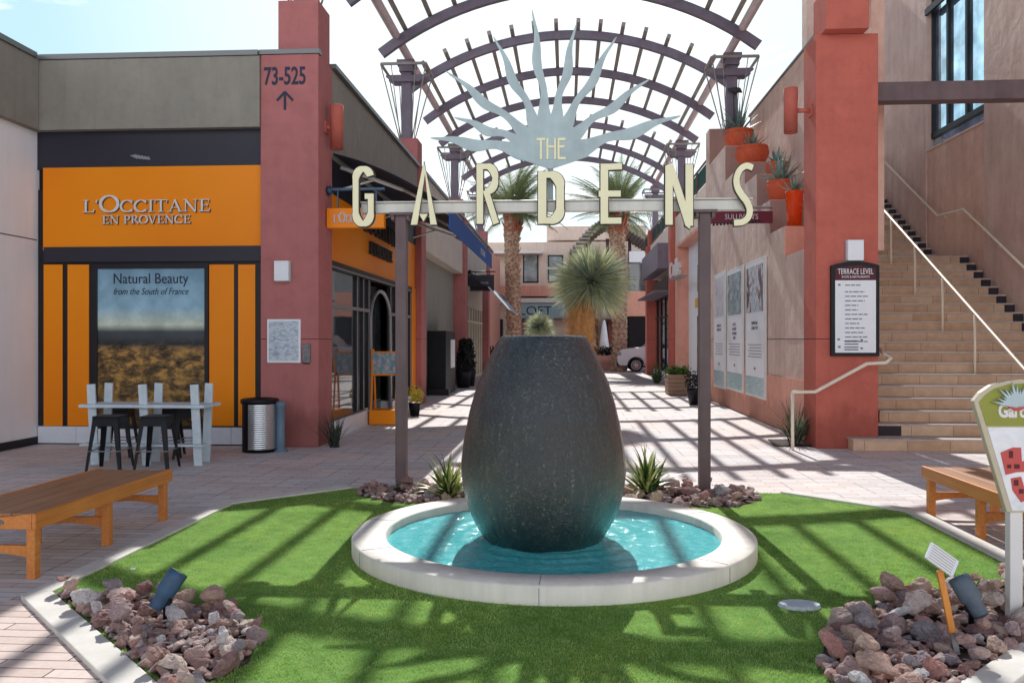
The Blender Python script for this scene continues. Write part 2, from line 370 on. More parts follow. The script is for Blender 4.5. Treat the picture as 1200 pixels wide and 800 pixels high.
for q_ in ('red_stucco', 'red_stucco_left', 'stucco', 'pink_wall', 'stucco_warm', 'taupe', 'taupe_light'): weather(q_)
# ---- mesh builder ------------------------------------------------------------------
class MB:
    def __init__(s): s.v = []; s.f = []; s.m = []; s.s = []
    def quad(s, pts, mi=0, sm=False):
        n = len(s.v); s.v += [tuple(p) for p in pts]; s.f.append(tuple(range(n, n+len(pts)))); s.m.append(mi); s.s.append(sm)
    def faces(s, vs, fs, mi=0, sm=False):
        n = len(s.v); s.v += [tuple(p) for p in vs]
        for f in fs: s.f.append(tuple(i+n for i in f)); s.m.append(mi); s.s.append(sm)
    def box(s, x0, y0, z0, x1, y1, z1, mi=0):
        x0, x1 = sorted((x0, x1)); y0, y1 = sorted((y0, y1)); z0, z1 = sorted((z0, z1))
        vs = [(x0,y0,z0),(x1,y0,z0),(x1,y1,z0),(x0,y1,z0),(x0,y0,z1),(x1,y0,z1),(x1,y1,z1),(x0,y1,z1)]
        s.faces(vs, [(0,3,2,1),(4,5,6,7),(0,1,5,4),(1,2,6,5),(2,3,7,6),(3,0,4,7)], mi)
    def bar(s, p, q, w, h, up=(0,0,1), mi=0):
        p, q = Vector(p), Vector(q); d = (q-p).normalized(); up = Vector(up)
        sd = d.cross(up)
        if sd.length < 1e-4: sd = d.cross(Vector((1,0,0)))
        sd.normalize(); u = sd.cross(d).normalized()
        vs = [c+sd*(i*w/2)+u*(j*h/2) for c in (p, q) for (i, j) in ((-1,-1),(1,-1),(1,1),(-1,1))]
        s.faces(vs, [(3,2,1,0),(4,5,6,7),(0,1,5,4),(1,2,6,5),(2,3,7,6),(3,0,4,7)], mi)
    def prism(s, pts, fn, d0, d1, mi=0):     # pts 2D outline (counter-clockwise seen from -depth); fn(u, v, d) -> xyz
        n = len(pts)
        vs = [fn(u, v, d0) for u, v in pts]+[fn(u, v, d1) for u, v in pts]
        fs = [tuple(range(n)), tuple(reversed(range(n, 2*n)))]+[(i, i+n, (i+1)%n+n, (i+1)%n) for i in range(n)]
        s.faces(vs, fs, mi)
    def tube(s, path, r, n=10, mi=0, cap=True, sm=True):
        path = [Vector(p) for p in path]; k = len(path)
        rs = r if isinstance(r, (list, tuple)) else [r]*k
        vs = []; up = None
        for i, p in enumerate(path):
            d = (path[min(i+1, k-1)]-path[max(i-1, 0)]).normalized()
            if up is None:
                up = Vector((0,0,1)) if abs(d.z) < .9 else Vector((1,0,0))
            a = d.cross(up).normalized(); b = a.cross(d).normalized(); up = b
            for j in range(n):
                an = 2*PI*j/n; vs.append(p+(a*math.cos(an)+b*math.sin(an))*rs[i])
        fs = [(i*n+j, i*n+(j+1)%n, (i+1)*n+(j+1)%n, (i+1)*n+j) for i in range(k-1) for j in range(n)]
        n0 = len(s.v); s.faces(vs, fs, mi, sm)
        if cap:
            s.f.append(tuple(n0+j for j in reversed(range(n)))); s.m.append(mi); s.s.append(False)
            s.f.append(tuple(n0+(k-1)*n+j for j in range(n))); s.m.append(mi); s.s.append(False)
    def lathe(s, prof, c=(0,0,0), n=48, mi=0, sm=True, jit=0):
        vs = []
        for (r, z) in prof:
            for j in range(n):
                an = 2*PI*j/n; vs.append((c[0]+r*math.cos(an), c[1]+r*math.sin(an), c[2]+z))
        k = len(prof)
        fs = [(i*n+j, i*n+(j+1)%n, (i+1)*n+(j+1)%n, (i+1)*n+j) for i in range(k-1) for j in range(n)]
        s.faces(vs, fs, mi, sm)
    def disc(s, c, r, n=48, mi=0):
        s.quad([(c[0]+r*math.cos(2*PI*j/n), c[1]+r*math.sin(2*PI*j/n), c[2]) for j in range(n)], mi)
    def build(s, name, mats, parent=None, loc=None, bevel=0, **tg):
        if isinstance(mats, str): mats = [mats]
        org = Vector(loc) if loc is not None else (ORG[parent.name] if parent else Vector((0,0,0)))
        me = bpy.data.meshes.new(name)
        me.from_pydata([tuple(Vector(p)-org) for p in s.v], [], s.f); 
        for m in mats: me.materials.append(M[m])
        me.polygons.foreach_set('material_index', s.m); me.polygons.foreach_set('use_smooth', s.s)
        me.update()
        o = bpy.data.objects.new(name, me); C.objects.link(o)
        if parent: o.parent = parent; o.location = org-ORG[parent.name]
        else: o.location = org
        ORG[o.name] = org
        if bevel:
            b = o.modifiers.new('bevel', 'BEVEL'); b.width = bevel; b.segments = 2; b.limit_method = 'ANGLE'; b.angle_limit = .6
        tag(o, **tg); return o
def tag(o, label=None, cat=None, group=None, kind=None):
    if label: o['label'] = label
    if cat: o['category'] = cat
    if group: o['group'] = group
    if kind: o['kind'] = kind
    return o
def thing(name, label, cat, loc, group=None):
    o = bpy.data.objects.new(name, None); C.objects.link(o); o.location = loc; o.empty_display_size = .2
    ORG[o.name] = Vector(loc); return tag(o, label, cat, group)
def bx(name, m, parent, *c, bevel=0, **tg):
    b = MB(); b.box(*c); return b.build(name, m, parent, bevel=bevel, **tg)
def dup(root, loc, rotz=0, label=None, scale=1):
    r = root.copy(); C.objects.link(r); r.location = loc; r.rotation_euler = (0, 0, rotz); r.scale = (scale,)*3
    if label: r['label'] = label
    for ch in list(root.children):
        c = ch.copy(); C.objects.link(c); c.parent = r
        for g in list(ch.children):
            d = g.copy(); C.objects.link(d); d.parent = c
    return r
FRONT = lambda u, v, d: (u, d, v)
ROT = {'front': (PI/2, 0, 0), 'east': (PI/2, 0, PI/2), 'west': (PI/2, 0, -PI/2)}
def text(name, s, cap, loc, face, m, parent, extr=.004, ax='CENTER', xs=1.0, shear=0, space=1.0, off=0, rot=None, **tg):
    cu = bpy.data.curves.new(name, 'FONT'); cu.body = s; cu.size = cap/.73; cu.extrude = extr; cu.align_x = ax
    cu.shear = shear; cu.space_character = space; cu.offset = off; cu.resolution_u = 3
    o = bpy.data.objects.new(name, cu); C.objects.link(o)
    bpy.context.view_layer.update()
    dg = bpy.context.evaluated_depsgraph_get(); me = bpy.data.meshes.new_from_object(o.evaluated_get(dg))
    bpy.data.objects.remove(o); bpy.data.curves.remove(cu)
    from mathutils import Euler
    R = rot if rot is not None else Euler(ROT[face]).to_matrix().to_4x4()
    org = ORG[parent.name]
    me.transform(Matrix.Translation(Vector(loc)-org) @ R @ Matrix.Diagonal((xs, 1, 1, 1)))
    me.materials.clear(); me.materials.append(M[m])
    o = bpy.data.objects.new(name, me); C.objects.link(o); o.parent = parent; ORG[o.name] = org
    return tag(o, **tg)

# ---- stroke lettering ------------------------------------------------------------------
# every stroke: ('l', x0,y0,x1,y1,w) or ('a', cx,cy,rx,ry,deg0,deg1,wside,wtop)
def stroke_poly(st, grow=0):
    if st[0] == 'l':
        _, x0, y0, x1, y1, w = st; p = Vector((x0, y0)); q = Vector((x1, y1)); d = (q-p).normalized(); n = Vector((-d.y, d.x))*(w/2+grow)
        e = d*grow; return [[p-n-e, q-n+e, q+n+e, p+n-e]]
    if st[0] == 'c':
        ps = [Vector(p) for p in st[1]]; w = st[2]/2+grow; path = []
        for i in range(len(ps)-1):
            p0, p1, p2, p3 = ps[max(i-1, 0)], ps[i], ps[i+1], ps[min(i+2, len(ps)-1)]
            for j in range(6):
                t = j/6; path.append(.5*((2*p1)+(p2-p0)*t+(2*p0-5*p1+4*p2-p3)*t*t+(-p0+3*p1-3*p2+p3)*t**3))
        path.append(ps[-1])
        if grow: path[0] = path[0]+(path[0]-path[1]).normalized()*grow; path[-1] = path[-1]+(path[-1]-path[-2]).normalized()*grow
        L = []
        for i, p in enumerate(path):
            d = (path[min(i+1, len(path)-1)]-path[max(i-1, 0)]).normalized(); n = Vector((-d.y, d.x)); ww = w*(.82+.18*math.sin(PI*i/len(path)))
            L.append((p-n*ww, p+n*ww))
        return [[L[i][0], L[i+1][0], L[i+1][1], L[i][1]] for i in range(len(L)-1)]
    if st[0] == 'p':
        pts = [Vector(p) for p in st[1]]
        if grow:
            c = sum(pts, Vector((0, 0)))/len(pts); pts = [p+(p-c).normalized()*grow for p in pts]
        return [pts]
    _, cx, cy, rx, ry, a0, a1, ws, wt = st
    k = 18; quads = []; prev = None
    for i in range(k+1):
        a = math.radians(a0+(a1-a0)*i/k)
        if grow:
            if i == 0: a -= math.copysign(grow/max(rx, ry), a1-a0)
            if i == k: a += math.copysign(grow/max(rx, ry), a1-a0)
        w = (ws*abs(math.cos(a))+wt*abs(math.sin(a)))/2+grow
        n = Vector((math.cos(a)/rx, math.sin(a)/ry)).normalized()
        c = Vector((cx+rx*math.cos(a), cy+ry*math.sin(a)))
        cur = (c-n*w, c+n*w)
        if prev: quads.append([prev[0], prev[1], cur[1], cur[0]] if a1 < a0 else [prev[1], prev[0], cur[0], cur[1]])
        prev = cur
    return quads
def strokes_to(mb, strokes, fn, d0, d1, grow=0, mi=0, eps=.0006):
    for k, st in enumerate(strokes):
        for pl in stroke_poly(st, grow):
            area = sum(pl[i].x*pl[(i+1) % len(pl)].y-pl[(i+1) % len(pl)].x*pl[i].y for i in range(len(pl)))
            if area < 0: pl = pl[::-1]
            mb.prism([(p.x, p.y) for p in pl], fn, d0-k*eps, d1, mi)
def serif_glyph(ch):
    T, t, S = .15, .065, .05
    sf = lambda x, y, w=.30: ('l', x-w/2, y, x+w/2, y, S)
    g = {
    'L': ([('l', .2, 0, .2, 1, T), sf(.2, .975), ('l', .05, .03, .62, .03, .06), ('l', .61, .0, .66, .25, .06)], .68),
    'O': ([('a', .42, .5, .36, .47, 0, 360, .16, .06)], .84),
    'C': ([('a', .42, .5, .36, .47, 42, 318, .16, .06), ('l', .7, .7, .7, .98, .05), ('l', .7, .02, .7, .26, .05)], .78),
    'I': ([('l', .18, 0, .18, 1, T), sf(.18, .975), sf(.18, .025)], .36),
    'T': ([('l', .38, 0, .38, 1, T), ('l', .04, .965, .72, .965, .07), sf(.38, .025), ('l', .05, .75, .03, 1, .05), ('l', .71, .75, .73, 1, .05)], .76),
    'A': ([('l', .40, 1, .12, 0, .06), ('l', .38, 1, .70, 0, T), ('l', .22, .34, .60, .34, .05), sf(.1, .025, .24), sf(.72, .025, .28)], .82),
    'N': ([('l', .17, 0, .17, 1, .06), ('l', .15, 1, .73, 0, T), ('l', .73, 0, .73, 1, .06), sf(.17, .025, .24), sf(.73, .975, .24), sf(.12, .975, .2)], .88),
    'E': ([('l', .2, 0, .2, 1, T), ('l', .05, .97, .6, .97, .06), ('l', .05, .03, .62, .03, .06), ('l', .2, .51, .5, .51, .055), ('l', .58, .78, .6, 1, .05), ('l', .6, .0, .64, .24, .05), ('l', .5, .41, .5, .61, .05)], .68),
    'P': ([('l', .2, 0, .2, 1, T), sf(.2, .025), ('l', .05, .97, .4, .97, .055), ('a', .38, .73, .2, .24, 90, -90, .14, .055), ('l', .2, .49, .38, .49, .055)], .64),
    'R': ([('l', .2, 0, .2, 1, T), sf(.2, .025), ('l', .05, .97, .4, .97, .055), ('a', .38, .75, .19, .22, 90, -90, .14, .055), ('l', .2, .53, .38, .53, .055), ('l', .38, .53, .74, 0, .13)], .76),
    'V': ([('l', .1, 1, .38, 0, T), ('l', .66, 1, .40, 0, .06), sf(.1, .975, .26), sf(.66, .975, .24)], .76),
    "'": ([('l', .12, 1, .08, .74, .1)], .22), ' ': ([], .34)}
    return g[ch]
def serif_word(mb, s, caps, fn, x, z, d0, d1, width=None):
    # caps: list of heights per char
    adv = [serif_glyph(c)[1]*h+.02*caps[0] for c, h in zip(s, caps)]
    tot = sum(adv); k = width/tot if width else 1; cx = x-(tot*k)/2
    for c, h, a in zip(s, caps, adv):
        st = []
        for q in serif_glyph(c)[0]:
            if q[0] == 'l': st.append(('l', cx+q[1]*h*k, z+q[2]*h, cx+q[3]*h*k, z+q[4]*h, q[5]*h))
            else: st.append(('a', cx+q[1]*h*k, z+q[2]*h, q[3]*h*k, q[4]*h, q[5], q[6], q[7]*h, q[8]*h))
        strokes_to(mb, st, fn, d0, d1); cx += a*k

# =====================================================================================
# SETTING
# =====================================================================================
def ground():
    b = MB(); b.quad([(-400, -60, 0), (400, -60, 0), (400, 900, 0), (-400, 900, 0)])
    b.build('paving', 'pavers', kind='structure')
ground()
CXT, CYT = -.05, 6.6
OCT = [(-3.22, 5.15), (-1.75, 3.68), (1.43, 3.68), (3.1, 5.35), (3.1, 8.1), (2.2, 9.0), (-2.3, 9.0), (-3.22, 8.05)]
BEDS = [[(-2.15, 8.6), (-1.7, 8.2), (1.6, 8.2), (1.92, 8.6), (1.95, 9.2), (-2.2, 9.2)],
 [(-3.15, 5.12), (-1.72, 3.70), (-1.56, 4.10), (-1.66, 4.5), (-1.95, 4.82), (-2.25, 5.0), (-2.6, 5.10)],
 [(3.04, 5.29), (2.9, 5.75), (2.5, 5.65), (2.09, 5.47), (1.68, 5.08), (1.40, 4.7), (1.25, 4.3), (1.2, 3.73), (1.48, 3.73)]]
def turf_sheet():
    b = MB(); b.quad([(x, y, .012) for x, y in OCT]); b.build('turf', 'turf', kind='structure')
    import numpy as np
    rg = np.random.default_rng(5); n = 330000
    t = rg.random(n)**.75
    px = rg.uniform(-3.22, 3.1, n); py = 3.68+(9.0-3.68)*rg.random(n)**1.25
    ok = (py-px < 99) & (px+py > 1.94) & (py-px > 2.26) & (py+.92*abs(px+.05) < 11.0) & (np.hypot(px+.115, py-6.62) > 1.525)
    
    for bed in BEDS:
        ins = np.zeros(n, bool)
        for i in range(len(bed)):
            x0, y0 = bed[i]; x1, y1 = bed[i-1]
            ins ^= ((y0 > py) != (y1 > py)) & (px < (x1-x0)*(py-y0)/(y1-y0+1e-12)+x0)
        ok &= ~ins
    px, py = px[ok], py[ok]; n = len(px); a = rg.uniform(0, 6.283, n); w = rg.uniform(.0012, .0028, n); h = rg.uniform(.006, .015, n)*(1+.3*np.sin(px*2.1)*np.cos(py*1.7)); lx, ly = rg.normal(0, .006, n), rg.normal(-.001, .006, n)
    V = np.empty((n, 3, 3)); V[:, 0] = np.stack([px-np.cos(a)*w, py-np.sin(a)*w, np.full(n, .011)], 1); V[:, 1] = np.stack([px+np.cos(a)*w, py+np.sin(a)*w, np.full(n, .011)], 1); V[:, 2] = np.stack([px+lx, py+ly, .012+h], 1)
    me = bpy.data.meshes.new('grass_blades'); me.vertices.add(n*3); me.vertices.foreach_set('co', V.ravel())
    me.loops.add(n*3); me.loops.foreach_set('vertex_index', np.arange(n*3, dtype=np.int32)); me.polygons.add(n); me.polygons.foreach_set('loop_start', np.arange(0, n*3, 3, dtype=np.int32))
    me.update(); me.materials.append(M['turf_blade']); o = bpy.data.objects.new('grass_blades', me); C.objects.link(o); tag(o, 'short bright green artificial grass around the fountain', 'grass', kind='stuff')
    k = MB()
    def off(d, o):
        c = Vector((CXT, 6.4)); r = []
        for i, (x, y) in enumerate(o):
            p = Vector((x, y)); a = Vector(o[i-1]); q = Vector(o[(i+1) % len(o)])
            d1 = (p-a).normalized(); d2 = (q-p).normalized()
            n1 = Vector((d1.y, -d1.x)); n2 = Vector((d2.y, -d2.x))
            w = d[i-1], d[i]
            # intersect the two offset lines
            A = p+n1*w[0]; B = p+n2*w[1]; den = d1.x*d2.y-d1.y*d2.x
            tt = ((B.x-A.x)*d2.y-(B.y-A.y)*d2.x)/den
            r.append(A+d1*tt)
        return r
    o = off([.17, .2, .17, .16, .16, .12, .16, .14], OCT)
    n = len(OCT)
    for i in range(n):
        j = (i+1) % n
        if i == 5: continue
        a, c = Vector(OCT[i]), Vector(OCT[j]); e, f = o[j], o[i]
        pts = [f, e, c, a]
        zz = .03
        k.faces([(p.x, p.y, 0) for p in pts]+[(p.x, p.y, zz) for p in pts], [(4,5,6,7),(0,1,5,4),(2,3,7,6),(1,2,6,5),(3,0,4,7)])
    k.build('kerb', 'concrete', bevel=.006, kind='structure')
    # pale soldier course outside the front-left and front-right corner
    for s, (x0, y0, x1, y1) in ((-1, (-3.42, 5.11, -1.8, 3.49)), (1, (3.4, 5.36, 1.6, 3.56))):
        p = MB(); p.quad([(x0, y0, .004), (x0-.6*0, y0-1.9, .004), (x1, y1-1.4, .004), (x1, y1, .004)][::(1 if s < 0 else -1)])
        p.build('border_paving', 'pale_pavers', kind='structure')
    s = MB()
    for bed in BEDS: s.quad([(x_, y_, .016) for x_, y_ in bed])
    s.quad([(-.9, 16.6, .016), (.85, 16.6, .016), (.85, 18.6, .016), (-.9, 18.6, .016)])
    s.quad([(3.1, 13.0, .014), (3.75, 13.0, .014), (3.75, 13.9, .014), (3.2, 13.9, .014)])
    s.build('soil', 'soil', kind='structure')
turf_sheet()

# =====================================================================================
# FOUNTAIN
# =====================================================================================
FX, FY = -.115, 6.62
fo = thing('fountain', 'round white rimmed fountain pool with turquoise water on the turf', 'fountain', (FX, FY, 0))
b = MB(); R0, R1, zr = 1.53, 1.275, .135
b.lathe([(R0-.004, 0), (R0, .02), (R0, zr-.012), (R0-.012, zr), (R1+.012, zr), (R1, zr-.012), (R1, -.02)], (FX, FY, 0), 128)
b.build('rim', 'pool_rim', fo)
b = MB()
for an in (-92, -150, -40, 30, 100, 170):
    a = math.radians(an); c, s_ = math.cos(a), math.sin(a)
    b.bar((FX+c*(R1+.02), FY+s_*(R1+.02), zr+.0012), (FX+c*(R0-.015), FY+s_*(R0-.015), zr+.0012), .004, .002)
    b.bar((FX+c*(R0+.0005), FY+s_*(R0+.0005), zr-.015), (FX+c*(R0+.0005), FY+s_*(R0+.0005), .02), .004, .002, up=(c, s_, 0))
b.build('joint', 'ink_grey', fo)
# rippled water surface
def ripple(x, y):
    r = math.hypot(x-FX, y-FY); z = .07
    z += .0035*math.sin(r*38+2*noise.noise(Vector((x*3, y*3, 0))))*max(0, 1-(r-.55)/.9)
    z += .005*noise.noise(Vector((x*9, y*9, 1)))+.004*noise.noise(Vector((x*24, y*24, 4)))
    return z
b = MB(); nr, na = 60, 220; vs = []; fs = []
for i in range(nr):
    r = .3+(R1+.003-.3)*i/(nr-1)
    for j in range(na):
        a = 2*PI*j/na; x, y = FX+r*math.cos(a), FY+r*math.sin(a); vs.append((x, y, ripple(x, y)))
for i in range(nr-1):
    for j in range(na): fs.append((i*na+j, i*na+(j+1) % na, (i+1)*na+(j+1) % na, (i+1)*na+j))
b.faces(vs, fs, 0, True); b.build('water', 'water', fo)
# egg-shaped stone
PX, PY = -.185, 6.6
pt = thing('stone_vessel', 'huge dark egg shaped wet stone vessel standing in the fountain pool', 'stone vessel', (PX, PY, 0))
prof = [(.02, -.06), (.34, -.05), (.40, .02), (.455, .085), (.51, .165), (.57, .29), (.61, .42), (.632, .54), (.637, .64), (.628, .74), (.61, .85),
        (.582, .98), (.548, 1.12), (.505, 1.255), (.46, 1.37), (.42, 1.46), (.385, 1.53), (.35, 1.595), (.33, 1.62), (.305, 1.632), (.27, 1.632), (.25, 1.615), (.0, 1.612)]
def smooth_prof(p, k=4):
    out = []
    for i in range(len(p)-1):
        p0, p1, p2, p3 = p[max(i-1, 0)], p[i], p[i+1], p[min(i+2, len(p)-1)]
        for j in range(k):
            t = j/k; out.append(tuple(.5*((2*p1[q])+(-p0[q]+p2[q])*t+(2*p0[q]-5*p1[q]+4*p2[q]-p3[q])*t*t+(-p0[q]+3*p1[q]-3*p2[q]+p3[q])*t**3) for q in (0, 1)))
    return out+[p[-1]]
sp = smooth_prof(prof, 4)
n = 200; vs = []
for (r, z) in sp:
    for j in range(n):
        a = 2*PI*j/n; d = Vector((math.cos(a), math.sin(a), z))
        dr = 1+.012*noise.noise(d*2.2)+.006*noise.noise(Vector((d.x*9, d.y*9, z*9)))+.003*noise.noise(Vector((d.x*26, d.y*26, z*26)))
        if z > 1.6: dr = 1+(dr-1)*.4
        vs.append((PX+max(r, .001)*dr*d.x, PY+max(r, .001)*dr*d.y, z))
b = MB(); b.faces(vs, [(i*n+j, i*n+(j+1) % n, (i+1)*n+(j+1) % n, (i+1)*n+j) for i in range(len(sp)-1) for j in range(n)], 0, True)
b.build('body', 'wet_stone', pt)

# =====================================================================================
# ENTRANCE SIGN
# =====================================================================================
SGY = 9.1
sg = thing('entrance_sign', 'metal gateway sign reading THE GARDENS with a fan of wavy blades', 'sign', (-.02, SGY, 0))
def S(px, py): return SY(px, py, SGY)
for px in (470.5, 825.5):
    x = S(px, 400)[0]; zt = 2.93
    b = MB(); b.box(x-.058, SGY-.05, 0, x+.058, SGY+.07, zt); b.build('post', 'post_steel', sg, bevel=.004)
    b = MB(); b.box(x-.12, SGY-.09, zt, x+.12, SGY+.1, zt+.03); b.box(x-.10, SGY-.075, zt-.05, x-.065, SGY+.08, zt-.002); b.box(x+.065, SGY-.075, zt-.05, x+.10, SGY+.08, zt-.002)
    b.build('cap_plate', 'post_steel', sg, bevel=.003)
xa, _ = S(424, 240); xb, _ = S(880, 240); zb = 2.96
b = MB(); b.box(xa, SGY-.03, zb+.002, xb, SGY+.05, zb+.105); b.box(xa-.01, SGY-.06, zb+.107, xb+.01, SGY+.09, zb+.122)
b.build('crossbeam', 'beam_steel', sg, bevel=.003)
LS = {
'G': [('a', .20, .78, .135, .175, 20, 180, .1, .085), ('l', .065, .78, .065, .24, .1), ('a', .20, .24, .135, .195, 180, 360, .1, .09), ('l', .335, .23, .335, .46, .1), ('l', .23, .50, .385, .50, .085)],
'A': [('p', [(.0, 0), (.105, 0), (.24, .86), (.215, 1.02)]), ('p', [(.215, 1.02), (.24, .80), (.325, 0), (.43, 0)]), ('p', [(.14, .17), (.28, .17), (.21, .05)])],
'R': [('l', .06, 0, .06, 1, .12), ('l', .06, .955, .2, .955, .09), ('a', .19, .75, .155, .205, 90, -90, .105, .09), ('l', .155, .55, .21, .55, .08), ('l', .17, .56, .36, 0, .11)],
'D': [('l', .07, 0, .07, 1, .14), ('l', .07, .94, .22, .94, .12), ('l', .07, .06, .22, .06, .12), ('a', .2, .70, .17, .24, 90, 0, .13, .12), ('l', .37, .72, .37, .28, .13), ('a', .2, .30, .17, .24, 0, -90, .13, .12)],
'E': [('l', .09, 0, .09, 1, .12), ('l', .09, .945, .37, .955, .10), ('l', .0, .50, .35, .50, .10), ('l', .09, .05, .36, .05, .10)],
'N': [('l', .055, 0, .055, .97, .11), ('p', [(.02, .98), (.11, 1.02), (.39, .06), (.36, -.07), (.30, -.02)]), ('l', .355, -.02, .355, .985, .11)],
'S': [('c', [(.385,.93),(.27,.965),(.15,.90),(.085,.75),(.11,.60),(.19,.48),(.28,.37),(.33,.24),(.30,.12),(.20,.045),(.04,.03)], .115)]}
for ch, x0, x1, y0, y1 in (('G', 416, 441, 198, 267), ('A', 484, 514, 194, 265), ('R', 560, 586, 195, 264), ('D', 631, 661, 204, 264), ('E', 701, 728, 195, 264), ('N', 778, 810, 195, 265), ('S', 855, 880, 195, 265)):
    X0, Z1 = S(x0, y0); X1, Z0 = S(x1, y1); h = Z1-Z0; w = X1-X0
    ext = {'G': .385, 'A': .43, 'R': .415, 'D': .435, 'E': .37, 'N': .41, 'S': .40}[ch]
    kx = w/ext
    fn = lambda u, v, d: (X0+u*kx, d, Z0+v*h)
    e = MB(); strokes_to(e, LS[ch], fn, SGY-.112, SGY-.078, grow=.016)
    lt = e.build('letter', 'letter_edge', sg, label='cream block letter '+ch)
    f = MB(); strokes_to(f, LS[ch], fn, SGY-.135, SGY-.108); f.build('letter_face', 'letter_cream', lt)
# fan of blades
fan = MB(); hub = S(645, 178)
tips = [(505, 162), (533, 138), (523, 84), (579, 44), (624, 12), (675, 29), (722, 44), (761, 93), (797, 136)]
roots = [(622, 178), (622, 171), (628, 166), (634, 160), (641, 156), (648, 156), (655, 160), (662, 166), (668, 178)]
for k, (tp, rt) in enumerate(zip(tips, roots)):
    p = Vector(S(*rt)); q = Vector(S(*tp)); L = (q-p).length; d = (q-p)/L; nn = Vector((-d.y, d.x)); N = 26
    left = []; right = []
    for i in range(N+1):
        s_ = i/N; wv = .034*math.sin(s_*4.1*PI+.5)*min(1, s_*2.2)*(1.15-s_)
        w = (.064*(1-s_)**.62*(1+.32*math.sin(s_*11+1)))+.003
        if k in (0, 8): w *= 1.25
        c = p+d*(s_*L)+nn*(wv*(1 if k < 5 else -1)); left.append(c+nn*w); right.append(c-nn*w)
    dy = .0015*k
    for i in range(N):
        fan.prism([(right[i].x, right[i].y), (right[i+1].x, right[i+1].y), (left[i+1].x, left[i+1].y), (left[i].x, left[i].y)], FRONT, SGY-.03+dy, SGY-.014+dy)
hp = [S(*q) for q in ((600, 184), (645, 199), (690, 184), (684, 176), (668, 166), (657, 154), (645, 149), (633, 154), (622, 166), (606, 176))]
fan.prism(hp, FRONT, SGY-.036, SGY-.012)
fan.build('fan', 'fan_metal', sg)
x, z = S(645, 196); bx('stem', 'fan_metal', sg, x-.03, SGY-.01, zb+.125, x+.03, SGY+.04, z+.05)
the = MB()
for (ch, x0) in (('T', 629), ('H', 640), ('E', 653)):
    X0, Z0 = S(x0, 188); h = .225
    st = {'T': [('l', .25, 0, .25, 1, .11), ('l', 0, .95, .5, .95, .11)], 'H': [('l', .08, 0, .08, 1, .11), ('l', .52, 0, .52, 1, .11), ('l', .08, .6, .52, .6, .1)],
          'E': [('l', .08, 0, .08, 1, .11), ('l', .08, .95, .48, .95, .11), ('l', .0, .6, .42, .6, .1), ('l', .08, .05, .5, .05, .11)]}[ch]
    strokes_to(the, st, lambda u, v, d: (X0+u*h*.82, d, Z0+v*h), SGY-.05, SGY-.0365)
the.build('lettering', 'letter_cream', sg, label='small cream word THE')

# =====================================================================================
# PERGOLA AND COLUMNS
# =====================================================================================
pg = thing('pergola', 'long barrel vaulted steel pergola of purple arches and slats over the walkway', 'pergola', (0, 13, 0))
COLY = [12.95, 21.4, 30.6, 39.6]
R = 7.3; ZC = 9.75-R
def arcpt(x, y, off=0):
    a = math.asin(x/R); return ((R+off)*math.sin(a), y, ZC+(R+off)*math.cos(a))
ARCS = [13.5, 16.7, 19.8, 22.9, 26.0, 29.1, 32.3, 35.4, 38.4]
XE = 4.36
for y in ARCS:
    b = MB(); N = 28; vs = []
    for i in range(N+1):
        x = -XE+2*XE*i/N
        for (o_, dy) in ((-.11, -.07), (-.11, .07), (.11, .07), (.11, -.07)):
            vs.append(arcpt(x, y+dy, o_))
    fs = [(i*4+j, i*4+(j+1) % 4, (i+1)*4+(j+1) % 4, (i+1)*4+j) for i in range(N) for j in range(4)]+[(0, 1, 2, 3), (N*4+3, N*4+2, N*4+1, N*4)]
    b.faces([(v[0], v[1], v[2]) for v in vs], fs); b.build('arch', 'purple_steel', pg)
for (y0, y1) in ((12.6, 20.2), (22.3, 29.6), (31.7, 38.9)):
    for k in range(-7, 7):
        x = .285+.57*k; a = math.asin(x/R); c = arcpt(x, 0, .18)
        b = MB(); up = (math.sin(a), 0, math.cos(a)); b.bar((c[0], y0, c[2]), (c[0], y1, c[2]), .105, .11, up)
        b.build('slat', 'slat_steel', pg)
for s in (-1, 1):
    b = MB(); b.tube([(s*4.0, 11.4, 8.72), (s*4.0, 40.6, 8.72)], .1, 14); b.build('side_beam', 'tube_steel', pg)
    for cy in COLY:
        x = s*4.05; zt = 6.62
        b = MB(); b.box(x-.125, cy-.125, zt+.02, x+.125, cy+.125, 8.34); b.build('post', 'purple_steel', pg, bevel=.006)
        b = MB()
        b.prism([(x-.34, 8.08), (x+.34, 8.08), (x+.5, 8.2), (x+.5, 8.24), (x-.5, 8.24), (x-.5, 8.2)], FRONT, cy-.2, cy-.14)
        b.prism([(x-.34, 8.08), (x+.34, 8.08), (x+.5, 8.2), (x+.5, 8.24), (x-.5, 8.24), (x-.5, 8.2)], FRONT, cy+.14, cy+.2)
        b.box(x-.17, cy-.17, 8.345, x+.17, cy+.17, 8.5); b.box(x-.22, cy-.22, 8.502, x+.22, cy+.22, 8.63)
        b.build('capital', 'purple_steel', pg)
        b = MB()
        for e in (-1, 1): b.box(x-.56, cy+e*.5-.025, 8.4, x+.56, cy+e*.5+.025, 8.46)
        for e in (-1, 1): b.box(x+e*.56-.025, cy-.474, 8.402, x+e*.56+.025, cy+.474, 8.458)
        for e in (-1, 1):
            for g in (-1, 1):
                b.tube([(x+e*.56, cy+g*.5, 8.4), (x+e*.16, cy+g*.16, zt+.03)], .016, 6)
                b.tube([(x+e*.3, cy+g*.5, 8.4), (x+e*.14, cy+g*.16, zt+.03)], .012, 6)
        b.build('bracket_frame', 'slat_steel', pg)

